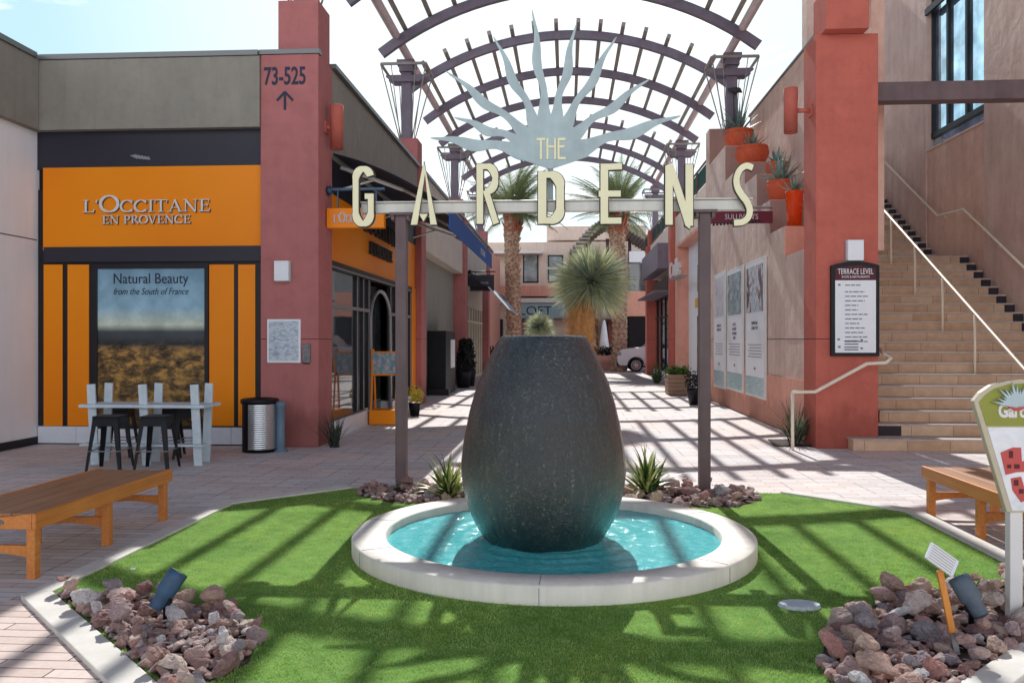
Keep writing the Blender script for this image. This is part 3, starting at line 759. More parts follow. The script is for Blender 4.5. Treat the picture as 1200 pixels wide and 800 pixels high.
def column(side, idx, x0, x1, y0, y1, ztop, zneck, label, mats='red_stucco'):
    t = thing('column', label, 'column', ((x0+x1)/2, (y0+y1)/2, 0), 'red stucco columns along the walkway')
    b = MB(); b.box(x0, y0, 0, x1, y1, zneck); b.build('shaft', mats, t, bevel=.012)
    xc = 4.05*side; yc = COLY[idx]; w = .31 if idx == 0 else .33
    bx('neck', mats, t, xc-w, yc-w, zneck+.001, xc+w, yc+w, ztop, bevel=.01)
    bx('joint', 'dark_metal', t, x0-.002, y0-.002, 1.606, x1+.002, y1+.002, 1.616)
    return t
c1l = column(-1, 0, -4.58, -3.70, 12.5, 13.25, 6.72, 5.86, 'red column beside the orange storefront bearing the number 73-525', 'red_stucco_left')
c1r = column(1, 0, 3.66, 4.56, 12.85, 13.5, 6.72, 6.1, 'red column at the foot of the stairs holding the terrace directory')
bx('cap', 'cap_metal', c1l, -4.60, 12.48, 5.862, -3.68, 12.63, 5.93)
names = {1: 'second', 2: 'third', 3: 'farthest'}
for idx in (1, 2, 3):
    cy = COLY[idx]
    column(-1, idx, -4.5, -3.62, cy-.35, cy+.35, 6.62, 5.95, 'red column on the left side of the walkway, %s from the viewer' % names[idx], 'red_stucco_left')
    if idx > 1: column(1, idx, 3.62, 4.5, cy-.35, cy+.35, 6.62, 5.86 if idx > 1 else 5.8, 'red column on the right side of the walkway, %s from the viewer' % names[idx])
# number and arrow
text('number', '73-525', .27, (SY(334, 99, 12.5)[0], 12.495, SY(334, 99, 12.5)[1]), 'front', 'ink', c1l, xs=.62, off=.006)
ar = MB(); ax_, az_ = SY(334, 118, 12.5)
strokes_to(ar, [('l', 0, -.14, 0, .13, .035), ('l', -.12, .0, 0, .13, .035), ('l', .12, .0, 0, .13, .035)], lambda u, v, d: (ax_+u, d, az_+v), 12.49, 12.499)
ar.build('arrow', 'ink', c1l)

def sconce(name, label, x, y, z0, z1, wallx):
    t = thing(name, label, 'wall lamp', (x, y, z0)); b = MB()
    b.lathe([(.02, z0+.02), (.09, z0+.02), (.1, z0), (.1, z0+(z1-z0)*.72), (.105, z0+(z1-z0)*.72+.01), (.105, z1), (.09, z1+.01), (0, z1+.01)], (x, y, 0), 28)
    b.build('housing', 'red_stucco', t)
    b = MB(); zc = (z0+z1)/2; s = 1 if wallx > x else -1
    b.tube([(x+s*.09, y, zc), (wallx, y, zc)], .035, 12); b.box(wallx-s*.001, y-.08, zc-.09, wallx-s*.022, y+.08, zc+.09)
    b.build('bracket', 'red_stucco', t)
sconce('wall_lamp', 'cylindrical red lamp on the side of the left column', -3.53, 12.9, SY(396, 175, 12.9)[1], SY(396, 124, 12.9)[1], -3.70)
sconce('wall_lamp', 'cylindrical red lamp on the side of the right column', 3.36, 13.1, SY(929, 156, 13.1)[1], SY(929, 104, 13.1)[1], 3.66)

# things fixed to the left column
def boxlamp(label, x, y, z, w, h):
    t = thing('wall_lamp', label, 'wall lamp', (x, y, z)); b = MB(); b.box(x-w/2, y-.12, z-h/2, x+w/2, y-.012, z+h/2); b.build('shade', 'paper', t, bevel=.01)
    bx('backplate', 'grey_frame', t, x-w/2-.01, y-.011, z-h/2-.01, x+w/2+.01, y-.001, z+h/2+.01)
x, z = SY(332.5, 318, 12.5); boxlamp('small pale box lamp on the left column above the framed notice', x, 12.5, z, .22, .30)
x, z = SY(1000, 294, 12.85); boxlamp('small pale box lamp on the right column above the directory', x, 12.85, z, .23, .30)
x0, z1 = SY(314, 374, 12.5); x1, z0 = SY(353, 425, 12.5)
t = thing('notice', 'white framed notice with a printed street picture on the left column', 'notice', ((x0+x1)/2, 12.49, z0))
b = MB(); b.box(x0, 12.46, z0, x1, 12.498, z1); b.build('frame', 'paper', t, bevel=.005)
bx('print', 'photo_street', t, x0+.03, 12.456, z0+.03, x1-.03, 12.459, z1-.03)
x0, z1 = SY(355, 403, 12.5); x1, z0 = SY(364, 425, 12.5)
t = thing('plaque', 'small metal plaque on the left column beside the framed notice', 'plaque', ((x0+x1)/2, 12.49, z0))
bx('plate', 'plaque', t, x0, 12.47, z0, x1, 12.498, z1, bevel=.004); bx('base', 'dark_metal', t, x0+.01, 12.466, z0-.015, x1-.01, 12.49, z0-.001)

# =====================================================================================
# LEFT BUILDINGS
# =====================================================================================
wb = thing('white_building', 'white panelled building with a grey fascia at the left edge', 'building', (-8.1, 6, 0))
b = MB(); b.box(-13, -4, .12, -8.12, 12.658, 4.78); b.build('wall', 'white_wall', wb)
bx('skirting', 'dark_metal', wb, -13, -4, 0, -8.1, 12.6, .118)
b = MB(); b.box(-13, -4, 4.782, -8.0, 12.45, 5.84); b.build('fascia', 'taupe', wb)
bx('cap', 'cap_metal', wb, -13, -4, 5.842, -7.96, 12.36, 5.92)
b = MB(); b.box(-8.119, -4, 3.12, -8.116, 12.59, 3.135)
for y in (1.4, 4.4, 7.4, 10.4): b.box(-8.119, y, .13, -8.1165, y+.012, 4.77)
b.build('panel_joint', 'dark_metal', wb)

FY0 = 12.6
sb = thing('shop_building', 'orange and black perfume shop building on the left of the walkway', 'building', (-5.8, 13, 0))
def fr(px0, py0, px1, py1, Y=FY0):
    a = SY(px0, py0, Y); c = SY(px1, py1, Y); return a[0], c[1], c[0], a[1]
b = MB(); b.box(-13, 12.66, 0, -4.585, 42.5, 5.7); b.build('wall', 'interior', sb)
b = MB(); b.box(-9, 12.47, 4.78, -4.585, 12.66, 5.84); b.build('fascia', 'taupe', sb)
b = MB(); b.box(-9, 12.44, 5.844, -4.605, 12.66, 5.92); b.box(-3.76, 13.26, 5.88, -3.64, 21.0, 5.95); b.box(-3.72, 21.8, 5.88, -3.62, 42, 5.95)
b.build('cap', 'cap_metal', sb)
b = MB(); b.box(-4.584, 13.26, 4.5, -3.72, 21.04, 5.878); b.build('fascia', 'taupe', sb)
b = MB(); b.box(-4.584, 21.77, 3.95, -3.72, 30.2, 5.878); b.box(-4.584, 31.0, 4.2, -3.72, 39.2, 5.878); b.build('fascia', 'taupe_light', sb)
bx('upper_panel', 'navy_panel', sb, -8.115, 12.6, SY(200, 197, FY0)[1]+.0, -4.59, 12.655, 4.778)
b = MB(); b.box(-8.115, 12.62, .28, -4.59, 12.655, 3.9); b.build('shop_frame', 'black_frame', sb)
x0, z0, x1, z1 = fr(51, 197, 298, 292)
bx('sign_panel', 'orange_panel', sb, x0, 12.585, z0, -4.60, 12.618, z1, bevel=.004)
for (p0, p1) in ((51, 73), (79, 104), (245, 274), (279, 299)):
    x0, z0, x1, z1 = fr(p0, 310, p1, 499)
    bx('side_panel', 'orange_panel', sb, x0, 12.6, z0, min(x1, -4.6), 12.618, z1, bevel=.004)
x0, z0, x1, z1 = fr(44, 290, 298, 306); bx('header', 'navy_panel', sb, -7.99, 12.56, z0, -4.6, 12.583, z1)
b = MB(); k = 0; x = -8.1
while x < -4.62: b.box(x, 12.59, .02, min(x+.60, -4.6), 12.655, .275); x += .607
b.build('base_tile', 'white_tile', sb, bevel=.003)
# poster window
x0, z0, x1, z1 = fr(114, 315, 240, 499)
wn = MB(); 
for (a0, c0, a1, c1_) in ((x0-.06, z0-.05, x0, z1+.06), (x1, z0-.05, x1+.06, z1+.06), (x0, z1, x1, z1+.06), (x0, z0-.05, x1, z0)): wn.box(a0, 12.585, c0, a1, 12.619, c1_)
wn = wn.build('window', 'black_frame', sb)
bx('poster', 'landscape_print', wn, x0, 12.612, z0, x1, 12.6185, z1)
xm = (x0+x1)/2
text('poster_title', 'Natural Beauty', .165, (xm-.01, 12.608, SY(177, 332, FY0)[1]), 'front', 'ink', wn, extr=.002, xs=.86)
text('poster_subtitle', 'from the South of France', .105, (xm-.01, 12.608, SY(177, 345, FY0)[1]), 'front', 'ink', wn, extr=.002, xs=.80, shear=.3)
# lettering on the orange sign
sl = MB(); xc, zc = SY(173, 249, FY0); xe = SY(248, 249, FY0)[0]; xw = SY(98, 249, FY0)[0]
hh = [.19]*10; hh[0] = .19; hh[2] = .25; zbase = zc
s_ = "L'OCCITANE"; hh = [.19, .19, .26]+[.185]*7
serif_word(sl, s_, hh, FRONT, xc, zbase, 12.55, 12.583, width=xe-xw)
xe2 = SY(225, 262, FY0)[0]; xw2 = SY(121, 262, FY0)[0]; z2 = SY(173, 262.5, FY0)[1]
serif_word(sl, 'EN PROVENCE', [.125]*11, FRONT, xc, z2, 12.55, 12.583, width=xe2-xw2)
sl.build('sign_lettering', 'white_paint', sb)
sign_shadow = MB()  # dark offset copy of the letters, modelled as their shadow on the panel
serif_word(sign_shadow, s_, hh, FRONT, xc+.007, zbase-.008, 12.566, 12.5835, width=xe-xw)
serif_word(sign_shadow, 'EN PROVENCE', [.125]*11, FRONT, xc+.005, z2-.006, 12.566, 12.5835, width=xe2-xw2)
sign_shadow.build('sign_lettering', 'letter_edge', sb)
b = MB(); xf, zf = SY(160, 184, FY0)
for k in range(5): b.prism([(xf-.1+.05*k, zf+.02-.01*k), (xf+.02+.05*k, zf-.035-.004*k), (xf+.05*k, zf+.04-.01*k)], FRONT, 12.592-.0008*k, 12.5995)
b.build('peeling_mark', 'grey_frame', sb)

# walkway side of the shop
WX = -3.78
bx('side_upper_panel', 'navy_panel', sb, -4.58, 13.26, 3.952, WX+.01, 21.04, 4.498)
b = MB(); b.box(-4.58, 13.26, 2.87, WX, 21.04, 3.95); b.box(WX-.02, 20.5, .0, WX+.02, 21.04, 2.868); b.build('side_sign_panel', 'orange_panel', sb)
b = MB(); b.box(WX-.08, 13.26, 2.74, WX+.03, 20.49, 2.868)
for (y, w) in ((13.3, .07), (15.15, .16), (15.62, .10), (16.05, .14), (18.05, .14), (18.6, .08), (20.38, .1)): b.box(WX-.07, y, .3, WX+.01, y+w, 2.738)
b.build('side_frame', 'black_frame', sb)
b = MB(); b.box(WX-.05, 13.3, 2.12, WX+.02, 16.1, 2.18); b.box(WX-.05, 18.16, 2.12, WX+.02, 20.4, 2.18)
for y in (15.12, 15.58, 16.02, 18.02, 18.55, 20.33): b.box(WX+.011, y, .3, WX+.022, y+.022, 2.73)
b.box(WX+.031, 13.27, 2.76, WX+.038, 20.48, 2.785)
b.build('transom', 'grey_frame', sb)
b = MB(); b.box(-4.58, 13.26, 0, WX+.03, 16.1, .28); b.build('sill_wall', 'white_tile', sb); b = MB(); b.box(-4.58, 18.2, 0, WX+.03, 20.49, .28); b.build('sill_wall', 'white_tile', sb)
b = MB(); b.quad([(WX-.03, 13.3, .3), (WX-.03, 16.1, .3), (WX-.03, 16.1, 2.73), (WX-.03, 13.3, 2.73)]); b.build('window_pane', 'shop_glass', sb); b = MB(); b.quad([(WX-.03, 18.1, .3), (WX-.03, 20.45, .3), (WX-.03, 20.45, 2.73), (WX-.03, 18.1, 2.73)])
b.build('window_pane', 'shop_glass', sb)
b = MB(); pts = [(WX, 16.2, .02)]
for i in range(17):
    a = PI-PI*i/16; pts.append((WX, 17.13+.92*math.cos(a), 1.98+.6*math.sin(a)))
pts.append((WX, 18.05, .02)); b.tube(pts, .04, 8); b.build('door_arch', 'grey_frame', sb)
b = MB(); b.box(WX-.25, 16.22, .02, WX-.2, 18.02, 2.7); d_ = b.build('door', 'shop_glass', sb)
b = MB(); b.box(WX-.197, 17.07, .05, WX-.17, 17.15, 2.5); b.box(WX-.197, 16.25, 1.0, WX-.18, 18.0, 1.05); b.tube([(WX-.14, 17.25, .8), (WX-.14, 17.25, 1.3)], .015, 6); b.build('handle', 'dark_metal', d_)
# black side lettering
b = MB(); FE = lambda u, v, d: (WX+d, u, v)
serif_word(b, s_, [.36, .36, .5]+[.35]*7, FE, 17.05, 3.62, .06, .002, width=2.9)
serif_word(b, 'EN PROVENCE', [.24]*11, FE, 17.05, 3.24, .06, .002, width=2.0)
b.build('side_lettering', 'letter_edge', sb)
# recessed taupe wall and next shop
b = MB(); b.box(-4.584, 21.77, 0, -4.05, 30.2, 3.948); b.build('recessed_wall', 'taupe', sb)
b = MB(); b.box(-4.049, 22.0, .02, -4.02, 23.3, 2.2); b.build('door', 'dark_metal', sb)
b = MB(); b.box(-4.584, 31.0, 2.9, -3.9, 39.2, 4.198); b.build('upper_panel', 'taupe_light', sb)
b = MB()
y = 31.1
while y < 39: b.box(-3.98, y, .1, -3.88, y+.14, 2.898); y += .95
b.box(-3.97, 31.0, 0, -3.87, 39.2, .12); b.box(-3.97, 31.0, 2.3, -3.89, 39.2, 2.38)
b.build('window_frame', 'ivory_paint', sb)
b = MB(); b.quad([(-3.93, 31.0, .1), (-3.93, 39.2, .1), (-3.93, 39.2, 2.9), (-3.93, 31.0, 2.9)]); b.build('window_pane', 'shop_glass', sb)

# awnings
def aw_profile(s):  # s 0..1 from wall to front
    x = -3.71+(1.85)*s; z = 4.56-.42*s-.46*s*s; return x, z
aw = thing('awning', 'blue retractable awning over the perfume shop side entrance', 'awning', (-3.7, 17, 4.5))
b = MB(); N = 14; vs = []
for i in range(N+1):
    x, z = aw_profile(i/N); vs += [(x, 13.35, z), (x, 20.8, z), (x, 20.8, z-.02), (x, 13.35, z-.02)]
b.faces(vs, [(i*4+j, (i+1)*4+j, (i+1)*4+(j+1) % 4, i*4+(j+1) % 4) for i in range(N) for j in range(4)])
b.build('canopy', 'navy_canvas', aw)
x, z = aw_profile(1)
b = MB(); b.box(x, 13.35, z-.34, x+.02, 20.8, z+.01); b.build('valance', 'blue_lit_canvas', aw)
text('valance_print', "L'OCCITANE", .13, (x+.022, 18.6, z-.24), 'east', 'grey_canvas', aw, extr=.001)
b = MB(); b.tube([(x-.03, 13.4, z-.03), (x-.03, 20.75, z-.03)], .035, 10); b.build('front_bar', 'grey_frame', aw)
for y in (13.75, 17.0, 20.3):
    b = MB(); e = Vector((-2.75, y+.45, 4.12)); b.tube([(-3.7, y, 4.42), e], .035, 8); b.tube([e, (x-.04, y+.1, z-.03)], .028, 8); b.tube([(-3.7, y, 4.05), (-3.2, y+.2, 4.24)], .02, 8)
    b.build('arm', 'white_paint', aw)
aw2 = thing('awning', 'black awning with a pale lettered front beyond the third left column', 'awning', (-3.7, 35, 3.4))
b = MB(); b.quad([(-3.88, 31.6, 4.15), (-2.95, 31.6, 3.55), (-2.95, 38.6, 3.55), (-3.88, 38.6, 4.15)]); b.quad([(-3.88, 31.6, 4.15), (-3.88, 31.6, 3.6), (-2.95, 31.6, 3.55)]); b.build('canopy', 'black_canvas', aw2)
b = MB(); b.prism([(-2.95, 3.55), (-2.2, 2.72), (-2.17, 2.74), (-2.92, 3.58)], FRONT, 31.6, 38.6); b.build('valance', 'grey_canvas', aw2)
Rv = Matrix(((0, -.669*1, .743, 0), (1, 0, 0, 0), (0, .743, .669, 0), (0, 0, 0, 1)))
text('valance_print', 'KITCHEN', .42, (-2.55, 35.0, 2.98+.2), 'east', 'ink', aw2, extr=.002, rot=Matrix.Translation((.05, 0, .02)) @ Rv)

# hanging signs
def hang_sign(label, m, x0, x1, y, z0, z1, txt, tm, arm_z, armm, cap, xs=.9, depth=.12):
    t = thing('hanging_sign', label, 'sign', ((x0+x1)/2, y, z0))
    b = MB(); b.box(x0, y-depth/2, z0, x1, y+depth/2, z1); b.build('panel', m, t, bevel=.006)
    b = MB(); s = x0 if abs(x0) > abs(x1) else x1
    wx = -3.71 if x0 < 0 else 3.72
    e = x1 if x0 < 0 else x0
    b.tube([(wx, y, arm_z), (e+(.05 if x0 < 0 else -.05), y, arm_z)], .022, 8)
    for q in (x0+.22*(x1-x0), x0+.82*(x1-x0)): b.tube([(q, y, arm_z), (q, y, z1-.01)], .012, 6)
    b.tube([(wx, y, arm_z-.06), (wx+(.03 if x0 < 0 else -.03), y, arm_z+.06)], .06, 8)
    b.build('bracket', armm, t)
    if txt: text('lettering', txt, cap, ((x0+x1)/2, y-depth/2-.004, (z0+z1)/2-cap/2), 'front', tm, t, extr=.002, xs=xs)
    return t
a = SY(384, 268, 12.95); c = SY(451, 244, 12.95); hz = SY(415, 222, 12.95)[1]
hs = thing('hanging_sign', 'small orange shop sign hung from a blue bracket on the left column', 'sign', ((a[0]+c[0])/2, 12.95, a[1]))
bx('panel', 'orange_panel', hs, a[0], 12.88, a[1], c[0], 13.02, c[1], bevel=.01)
b = MB(); b.box(-3.699, 12.92, hz-.015, SY(451, 222, 12.95)[0], 12.98, hz+.02)
b.tube([(-3.699, 12.95, hz-.03), (-3.62, 12.95, hz)], .07, 10)
for q in (396, 441): x = SY(q, 230, 12.95)[0]; b.box(x-.01, 12.94, c[1]-.001, x+.01, 12.96, hz-.016)
b.build('bracket', 'steel_blue', hs)
b = MB(); serif_word(b, s_, [.12, .12, .16]+[.12]*7, FRONT, (a[0]+c[0])/2, (a[1]+c[1])/2-.07, 12.868, 12.879, width=.68); b.build('lettering', 'grey_canvas', hs)
a = SY(551, 341, 32.2); c = SY(579, 322, 32.2)
hang_sign('navy blade sign hanging over the walkway past the third left column', 'navy_panel', a[0], c[0], 32.2, a[1], c[1], 'PROVISIONS', 'grey_canvas', c[1]+.12, 'dark_metal', .08, .8)
a = SY(833, 262, 15.8); c = SY(882, 248, 15.8)
su = thing('hanging_sign', 'maroon restaurant sign projecting from the stucco wall behind the letter S', 'sign', ((a[0]+c[0])/2, 15.8, a[1]))
bx('panel', 'maroon', su, a[0], 15.74, a[1], 3.72, 15.86, c[1], bevel=.004)
text('lettering', "SULLIVAN'S", .10, ((a[0]+3.7)/2, 15.735, (a[1]+c[1])/2-.04), 'front', 'grey_canvas', su, extr=.002, xs=.86)
b = MB(); b.box(a[0]-.02, 15.72, c[1]+.06, 3.73, 15.88, c[1]+.09)
for q in (.2, .5, .8): xx = a[0]+(3.7-a[0])*q; b.box(xx-.03, 15.77, c[1]+.0005, xx+.03, 15.83, c[1]+.06)
b.build('bracket', 'grey_frame', su)
b = MB(); N = 14
for i in range(N):
    u = i/(N-1); b.box(a[0]+.02+u*.82, 15.725, a[1]-.02-.05*math.sin(u*PI)*0+.05*u-.03, a[0]+.06+u*.82, 15.739, a[1]+.0+.05*u-.01)
b.build('scalloped_edge', 'dark_metal', su)

# =====================================================================================
# RIGHT BUILDING, STAIRS
# =====================================================================================
RX = 3.78
rb = thing('stucco_building', 'pink stucco building with stepped ledges and posters right of the walkway', 'building', (5, 18, 0))
steps = [(919, 265), (902, 234), (886, 204), (872, 190), (849.5, 171), (831, 151)]
sy = []
for px, py in steps:
    Y, z = SX(px, py, RX); sy.append((Y, z))
b = MB(); prev = 13.5
b.box(RX, 13.5, 0, 4.55, sy[0][0], 3.05)
for i, (Y, z) in enumerate(sy):
    y1 = sy[i+1][0] if i+1 < len(sy) else 23.6
    b.box(RX, Y+.001*0, 0, 4.55, y1, z)
b.build('wall', 'stucco', rb, bevel=.012)
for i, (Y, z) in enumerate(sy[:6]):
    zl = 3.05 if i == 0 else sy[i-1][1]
    if i: bx('ledge_front', 'ledge_shade', rb, RX+.012, sy[i][0]-.004, zl+.002, 4.54, sy[i][0]-.0005, z-.012)
bx('ledge_front', 'pink_wall', rb, RX+.012, sy[0][0]-.004, 3.052, 4.54, sy[0][0]-.0005, sy[0][1]-.012)
b = MB(); b.box(RX-.012, 13.52, .02, RX-.002, 23.58, 1.0*0+.95); b.build('wainscot', 'pink_wall', rb)
bx('joint', 'dark_metal', rb, RX-.004, 13.52, 1.606, RX+.002, 23.5, 1.616)
# recessed shop beyond
b = MB(); b.box(4.15, 23.6, 0, 4.6, 42.5, 5.86); b.build('recessed_wall', 'white_wall', rb)
b = MB(); b.box(RX, 23.6, 4.85, 4.149, 30.2, 5.86); b.box(RX, 29.7, 0, 4.149, 30.2, 4.848); b.box(RX, 31.0, 4.3, 4.149, 39.2, 5.86); b.box(RX+.1, 31.0, 3.3, 4.148, 31.6, 4.298); b.build('fascia', 'beige_wall', rb)
b = MB(); b.box(RX-.03, 23.62, 4.76, 4.148, 29.75, 4.846); b.box(RX-.03, 29.55, 0, 4.148, 29.698, 4.758); b.build('opening_trim', 'pink_wall', rb)
b = MB(); b.box(4.08, 24.4, .02, 4.148, 27.2, 2.35); b.box(4.09, 24.6, 3.1, 4.148, 27.2, 3.95); wf = b.build('window', 'wood_dark', rb)
b = MB(); b.box(4.06, 24.6, .15, 4.079, 27.0, 2.2); b.box(4.07, 24.8, 3.25, 4.089, 27.0, 3.85); b.build('pane', 'lit_glass', wf)
b = MB(); b.box(4.08, 24.5, 2.62, 4.148, 27.6, 2.9); b.build('small_sign', 'plaster_yellow', rb)
b = MB(); b.box(RX+.15, 31.6, .0, 4.148, 39.2, .3); b.build('sill_wall', 'white_wall', rb)
b = MB(); b.box(RX+.2, 31.8, .3, RX+.25, 38.8, 3.3); wf = b.build('window', 'shop_glass', rb)
b = MB()
for y in (31.8, 33.3, 34.8, 36.3, 37.8): b.box(RX+.16, y, .3, RX+.198, y+.12, 3.3)
b.box(RX+.16, 31.8, 3.3, RX+.2, 38.8, 3.4); b.box(RX+.17, 31.8, 2.5, RX+.199, 38.8, 2.56); b.build('frame', 'dark_metal', wf)
b = MB(); b.box(3.35, 32.0, 4.25, RX-.002, 38.6, 5.2); b.build('sign_board', 'purple_steel', rb)
b = MB(); b.box(RX-.006, 32.4, 3.5, RX+.1, 38.0, 4.0); b.build('transom_window', 'dark_metal', rb)
b = MB(); b.box(3.2, 31.6, 3.36, 4.1, 39.1, 3.42); b.build('ledge', 'purple_steel', rb)
t_ = [('a', 0, .25, .16, .22, 40, 320, .05, .05), ('a', .36, .2, .1, .15, 0, 360, .05, .05), ('l', .56, 0, .56, .5, .05), ('l', .72, 0, .72, .5, .05), ('a', 1.0, .16, .12, .15, 0, 330, .05, .05)]
b = MB(); ys, zs = SX(794, 322, 3.5); strokes_to(b, t_, lambda u, v, d: (3.5+d, ys+1.7-u*2.1, zs+v*1.1), -.02, .02); b.build('script_lettering', 'white_paint', rb)
bx('lettering_rail', 'grey_frame', rb, 3.45, ys-.4, zs-.06, 3.78, ys+1.7, zs-.03)
# green screened terrace railing
rl = thing('terrace_railing', 'green screened railing along the right hand roof terrace', 'railing', (3.85, 33, 5.9))
b = MB(); b.box(3.86, 23.7, 6.0, 3.87, 42.3, 6.5); b.build('screen', 'green_canvas', rl)
b = MB(); b.tube([(3.83, 23.6, 6.53), (3.83, 42.4, 6.53)], .03, 8); b.tube([(3.83, 23.6, 5.97), (3.83, 42.4, 5.97)], .025, 8)
y = 23.65
while y < 42.4: b.box(3.80, y, 5.862, 3.858, y+.05, 6.52); y += 1.85
b.build('rail', 'post_steel', rl)

# posters
for k, (p0, p1, yt0, yt1, yb0, yb1, mm, tx) in enumerate(((836.5, 850.5, 322, 317, 454, 456.5, 'photo_pale', 'SHOPPING AND\nCELEBRATE YOU'), (852, 871.5, 317, 311, 457, 461, 'photo_teal', 'COME TO\nPALM DESERT\nTO EXPERIENCE\nTHE BEST'), (874, 897.5, 309, 300, 463, 469, 'photo_people', 'SHOPPING AND\nCELEBRATE YOU'))):
    Ya, za = SX(p0+.5, yt0, RX-.04); Yb, zb_ = SX(p1-.5, yt1, RX-.04); zt = (za+zb_)/2; zlo = SX(p1, yb1, RX-.04)[1]
    lab = ['tall wall poster with a pale mauve figure, farthest of the three on the stucco', 'tall wall poster with a teal picture, middle of the three on the stucco', 'tall wall poster with a group of people, nearest of the three on the stucco'][k]
    t = thing('poster', lab, 'poster', (RX-.03, (Ya+Yb)/2, zlo), 'tall posters on the stucco wall')
    bx('frame', 'white_paint', t, RX-.055, Yb, zlo, RX-.013, Ya, zt, bevel=.006)
    hgt = zt-zlo
    bx('sheet', 'paper', t, RX-.058, Yb+.05, zlo+.05, RX-.0555, Ya-.05, zt-.05)
    bx('picture', mm, t, RX-.0605, Yb+.12, zlo+hgt*.62, RX-.0585, Ya-.12, zt-.12)
    bx('bottom_band', 'photo_sea', t, RX-.0605, Yb+.05, zlo+.05, RX-.0585, Ya-.05, zlo+hgt*.15)
    zt_ = zlo+hgt*.53
    for q, ln in enumerate(tx.split('\n')):
        text('poster_text', ln, .065, (RX-.0592, (Ya+Yb)/2, zt_-q*.1), 'west', 'ink', t, extr=.001, xs=.85)
    b = MB()
    for q in range(5): b.box(RX-.0598, Yb+.25, zlo+hgt*(.38-.022*q), RX-.0583, Ya-.25-.1*(q % 2), zlo+hgt*(.383-.022*q)+.006)
    b.box(RX-.0598, (Ya+Yb)/2-.1, zlo+hgt*.2, RX-.0583, (Ya+Yb)/2+.05, zlo+hgt*.22)
    b.build('poster_text', 'ink_grey', t)

# upper terrace building and stair walls
ub = thing('upper_building', 'tall stucco building rising beyond the stairs at the right', 'building', (8.5, 20, 0))
SXW = 8.25
def wallpiece(bm, y0, y1, z0, z1, x=SXW): bm.box(x, y0, z0, x+.5, y1, z1)
WY0, zsill = SX(1153, 143, SXW); WY1 = SX(1085, 177, SXW)[0]
b = MB(); wallpiece(b, 2.0, WY0, 0, 12.5); wallpiece(b, WY1, 26.0, 0, 12.5); b.build('wall', 'stucco', ub)
b = MB(); b.box(SXW+.03, WY0, 0, SXW+.5, WY1, zsill); b.build('wall_panel', 'stucco_warm', ub)
b = MB(); b.box(SXW-.005, WY0+.004, zsill+.001, SXW+.1, WY1-.004, zsill+.035); b.build('sill', 'beige_wall', ub)
wf = MB()
wx = SXW+.17
wf.box(wx-.06, WY0+.02, zsill+.3, wx+.02, WY1-.02, zsill+.42)
for y in (WY0+.02, WY0+.95, WY1-.9, WY1-.14): wf.box(wx-.06, y, zsill+.42, wx+.02, y+.10, 11.6)
wf.box(wx-.06, WY0+.02, 9.6, wx+.019, WY1-.02, 9.75)
wf = wf.build('window', 'dark_metal', ub)
b = MB(); b.box(wx+.0, WY0, zsill+.02, wx+.012, WY1, 11.6); b.build('pane', 'sky_glass', wf)
bx('window_reveal', 'beige_wall', ub, wx+.021, WY0+.01, zsill+.04, SXW+.49, WY1-.01, 12.4)
b = MB(); b.box(SXW-.03, WY0+.0, 9.05, SXW+.03, WY1, 9.2); b.build('lintel', 'dark_metal', ub)
b = MB(); b.box(7.0, 25.5, 5.0, SXW, 26.0, 13); b.build('end_wall', 'stucco', ub)
tb = thing('terrace_building', 'sunlit stucco terrace wall with sloping roofline behind the right column', 'building', (5, 18, 0))
b = MB(); b.box(4.75, 13.7, 3.0, 4.95, 22.6, 7.4); b.build('wall', 'stucco_warm', tb)
b = MB(); b.box(4.72, 13.7, 7.402, 4.99, 22.64, 7.45); b.build('cap', 'cap_metal', tb)
b = MB(); b.box(4.5, 21.6, 5.6, 4.749, 22.2, 6.4); b.box(4.48, 22.0, 6.55, 4.74, 22.3, 6.85); b.build('service_box', 'white_wall', tb)
b = MB(); b.box(4.56, 13.52, 0, 4.74, 25.5, 3.0); b.box(4.56, 20.0, 3.002, 4.74, 25.5, 5.2); b.build('stair_wall', 'stucco', tb)

stt = thing('staircase', 'wide tan tiled staircase climbing beside the right column', 'staircase', (6.3, 17, 0))
ry = []; RIS = .175
y = 12.72; z = 0
NS = 19
def st_x0(i): return 4.12 if i == 0 else 4.32 if i == 1 else 4.745
for i in range(NS):
    y0 = y+.3*i
    x0 = st_x0(i); z1 = RIS*(i+1)
    if i < 2 and x0 < 4.6:
        pass
    b = MB()
    yend = y0+.3 if i < NS-1 else y0+1.5
    if i == 0:
        b.box(4.12, 12.60, 0, 8.24, 12.84, z1-.03); b.box(4.565, 12.841, 0, 8.24, y0+.32, z1-.03)
    elif i == 1:
        b.box(4.565, y0, 0, 8.24, y0+.32, z1-.03)
    else:
        b.box(4.745, y0, z1-RIS*2 if i > 1 else 0, 8.24, yend+.02, z1-.03)
    o_ = b.build('step', 'step_tile', stt)
    b = MB()
    if i == 0: b.box(4.1, 12.585, z1-.029, 8.24, 12.845, z1); b.box(4.565, 12.8455, z1-.029, 8.24, y0+.3, z1)
    else: b.box(4.565 if i == 1 else 4.745, y0-.012, z1-.029, 8.24, yend-.013, z1)
    b.build('tread', 'tread', o_, bevel=.004)
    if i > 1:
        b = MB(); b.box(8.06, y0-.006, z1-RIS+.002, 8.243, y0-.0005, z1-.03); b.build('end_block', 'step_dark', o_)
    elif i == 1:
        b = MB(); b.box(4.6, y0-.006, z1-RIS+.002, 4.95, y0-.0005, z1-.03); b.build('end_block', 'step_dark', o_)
yL = y+.3*(NS-1)+1.5; zL = RIS*NS
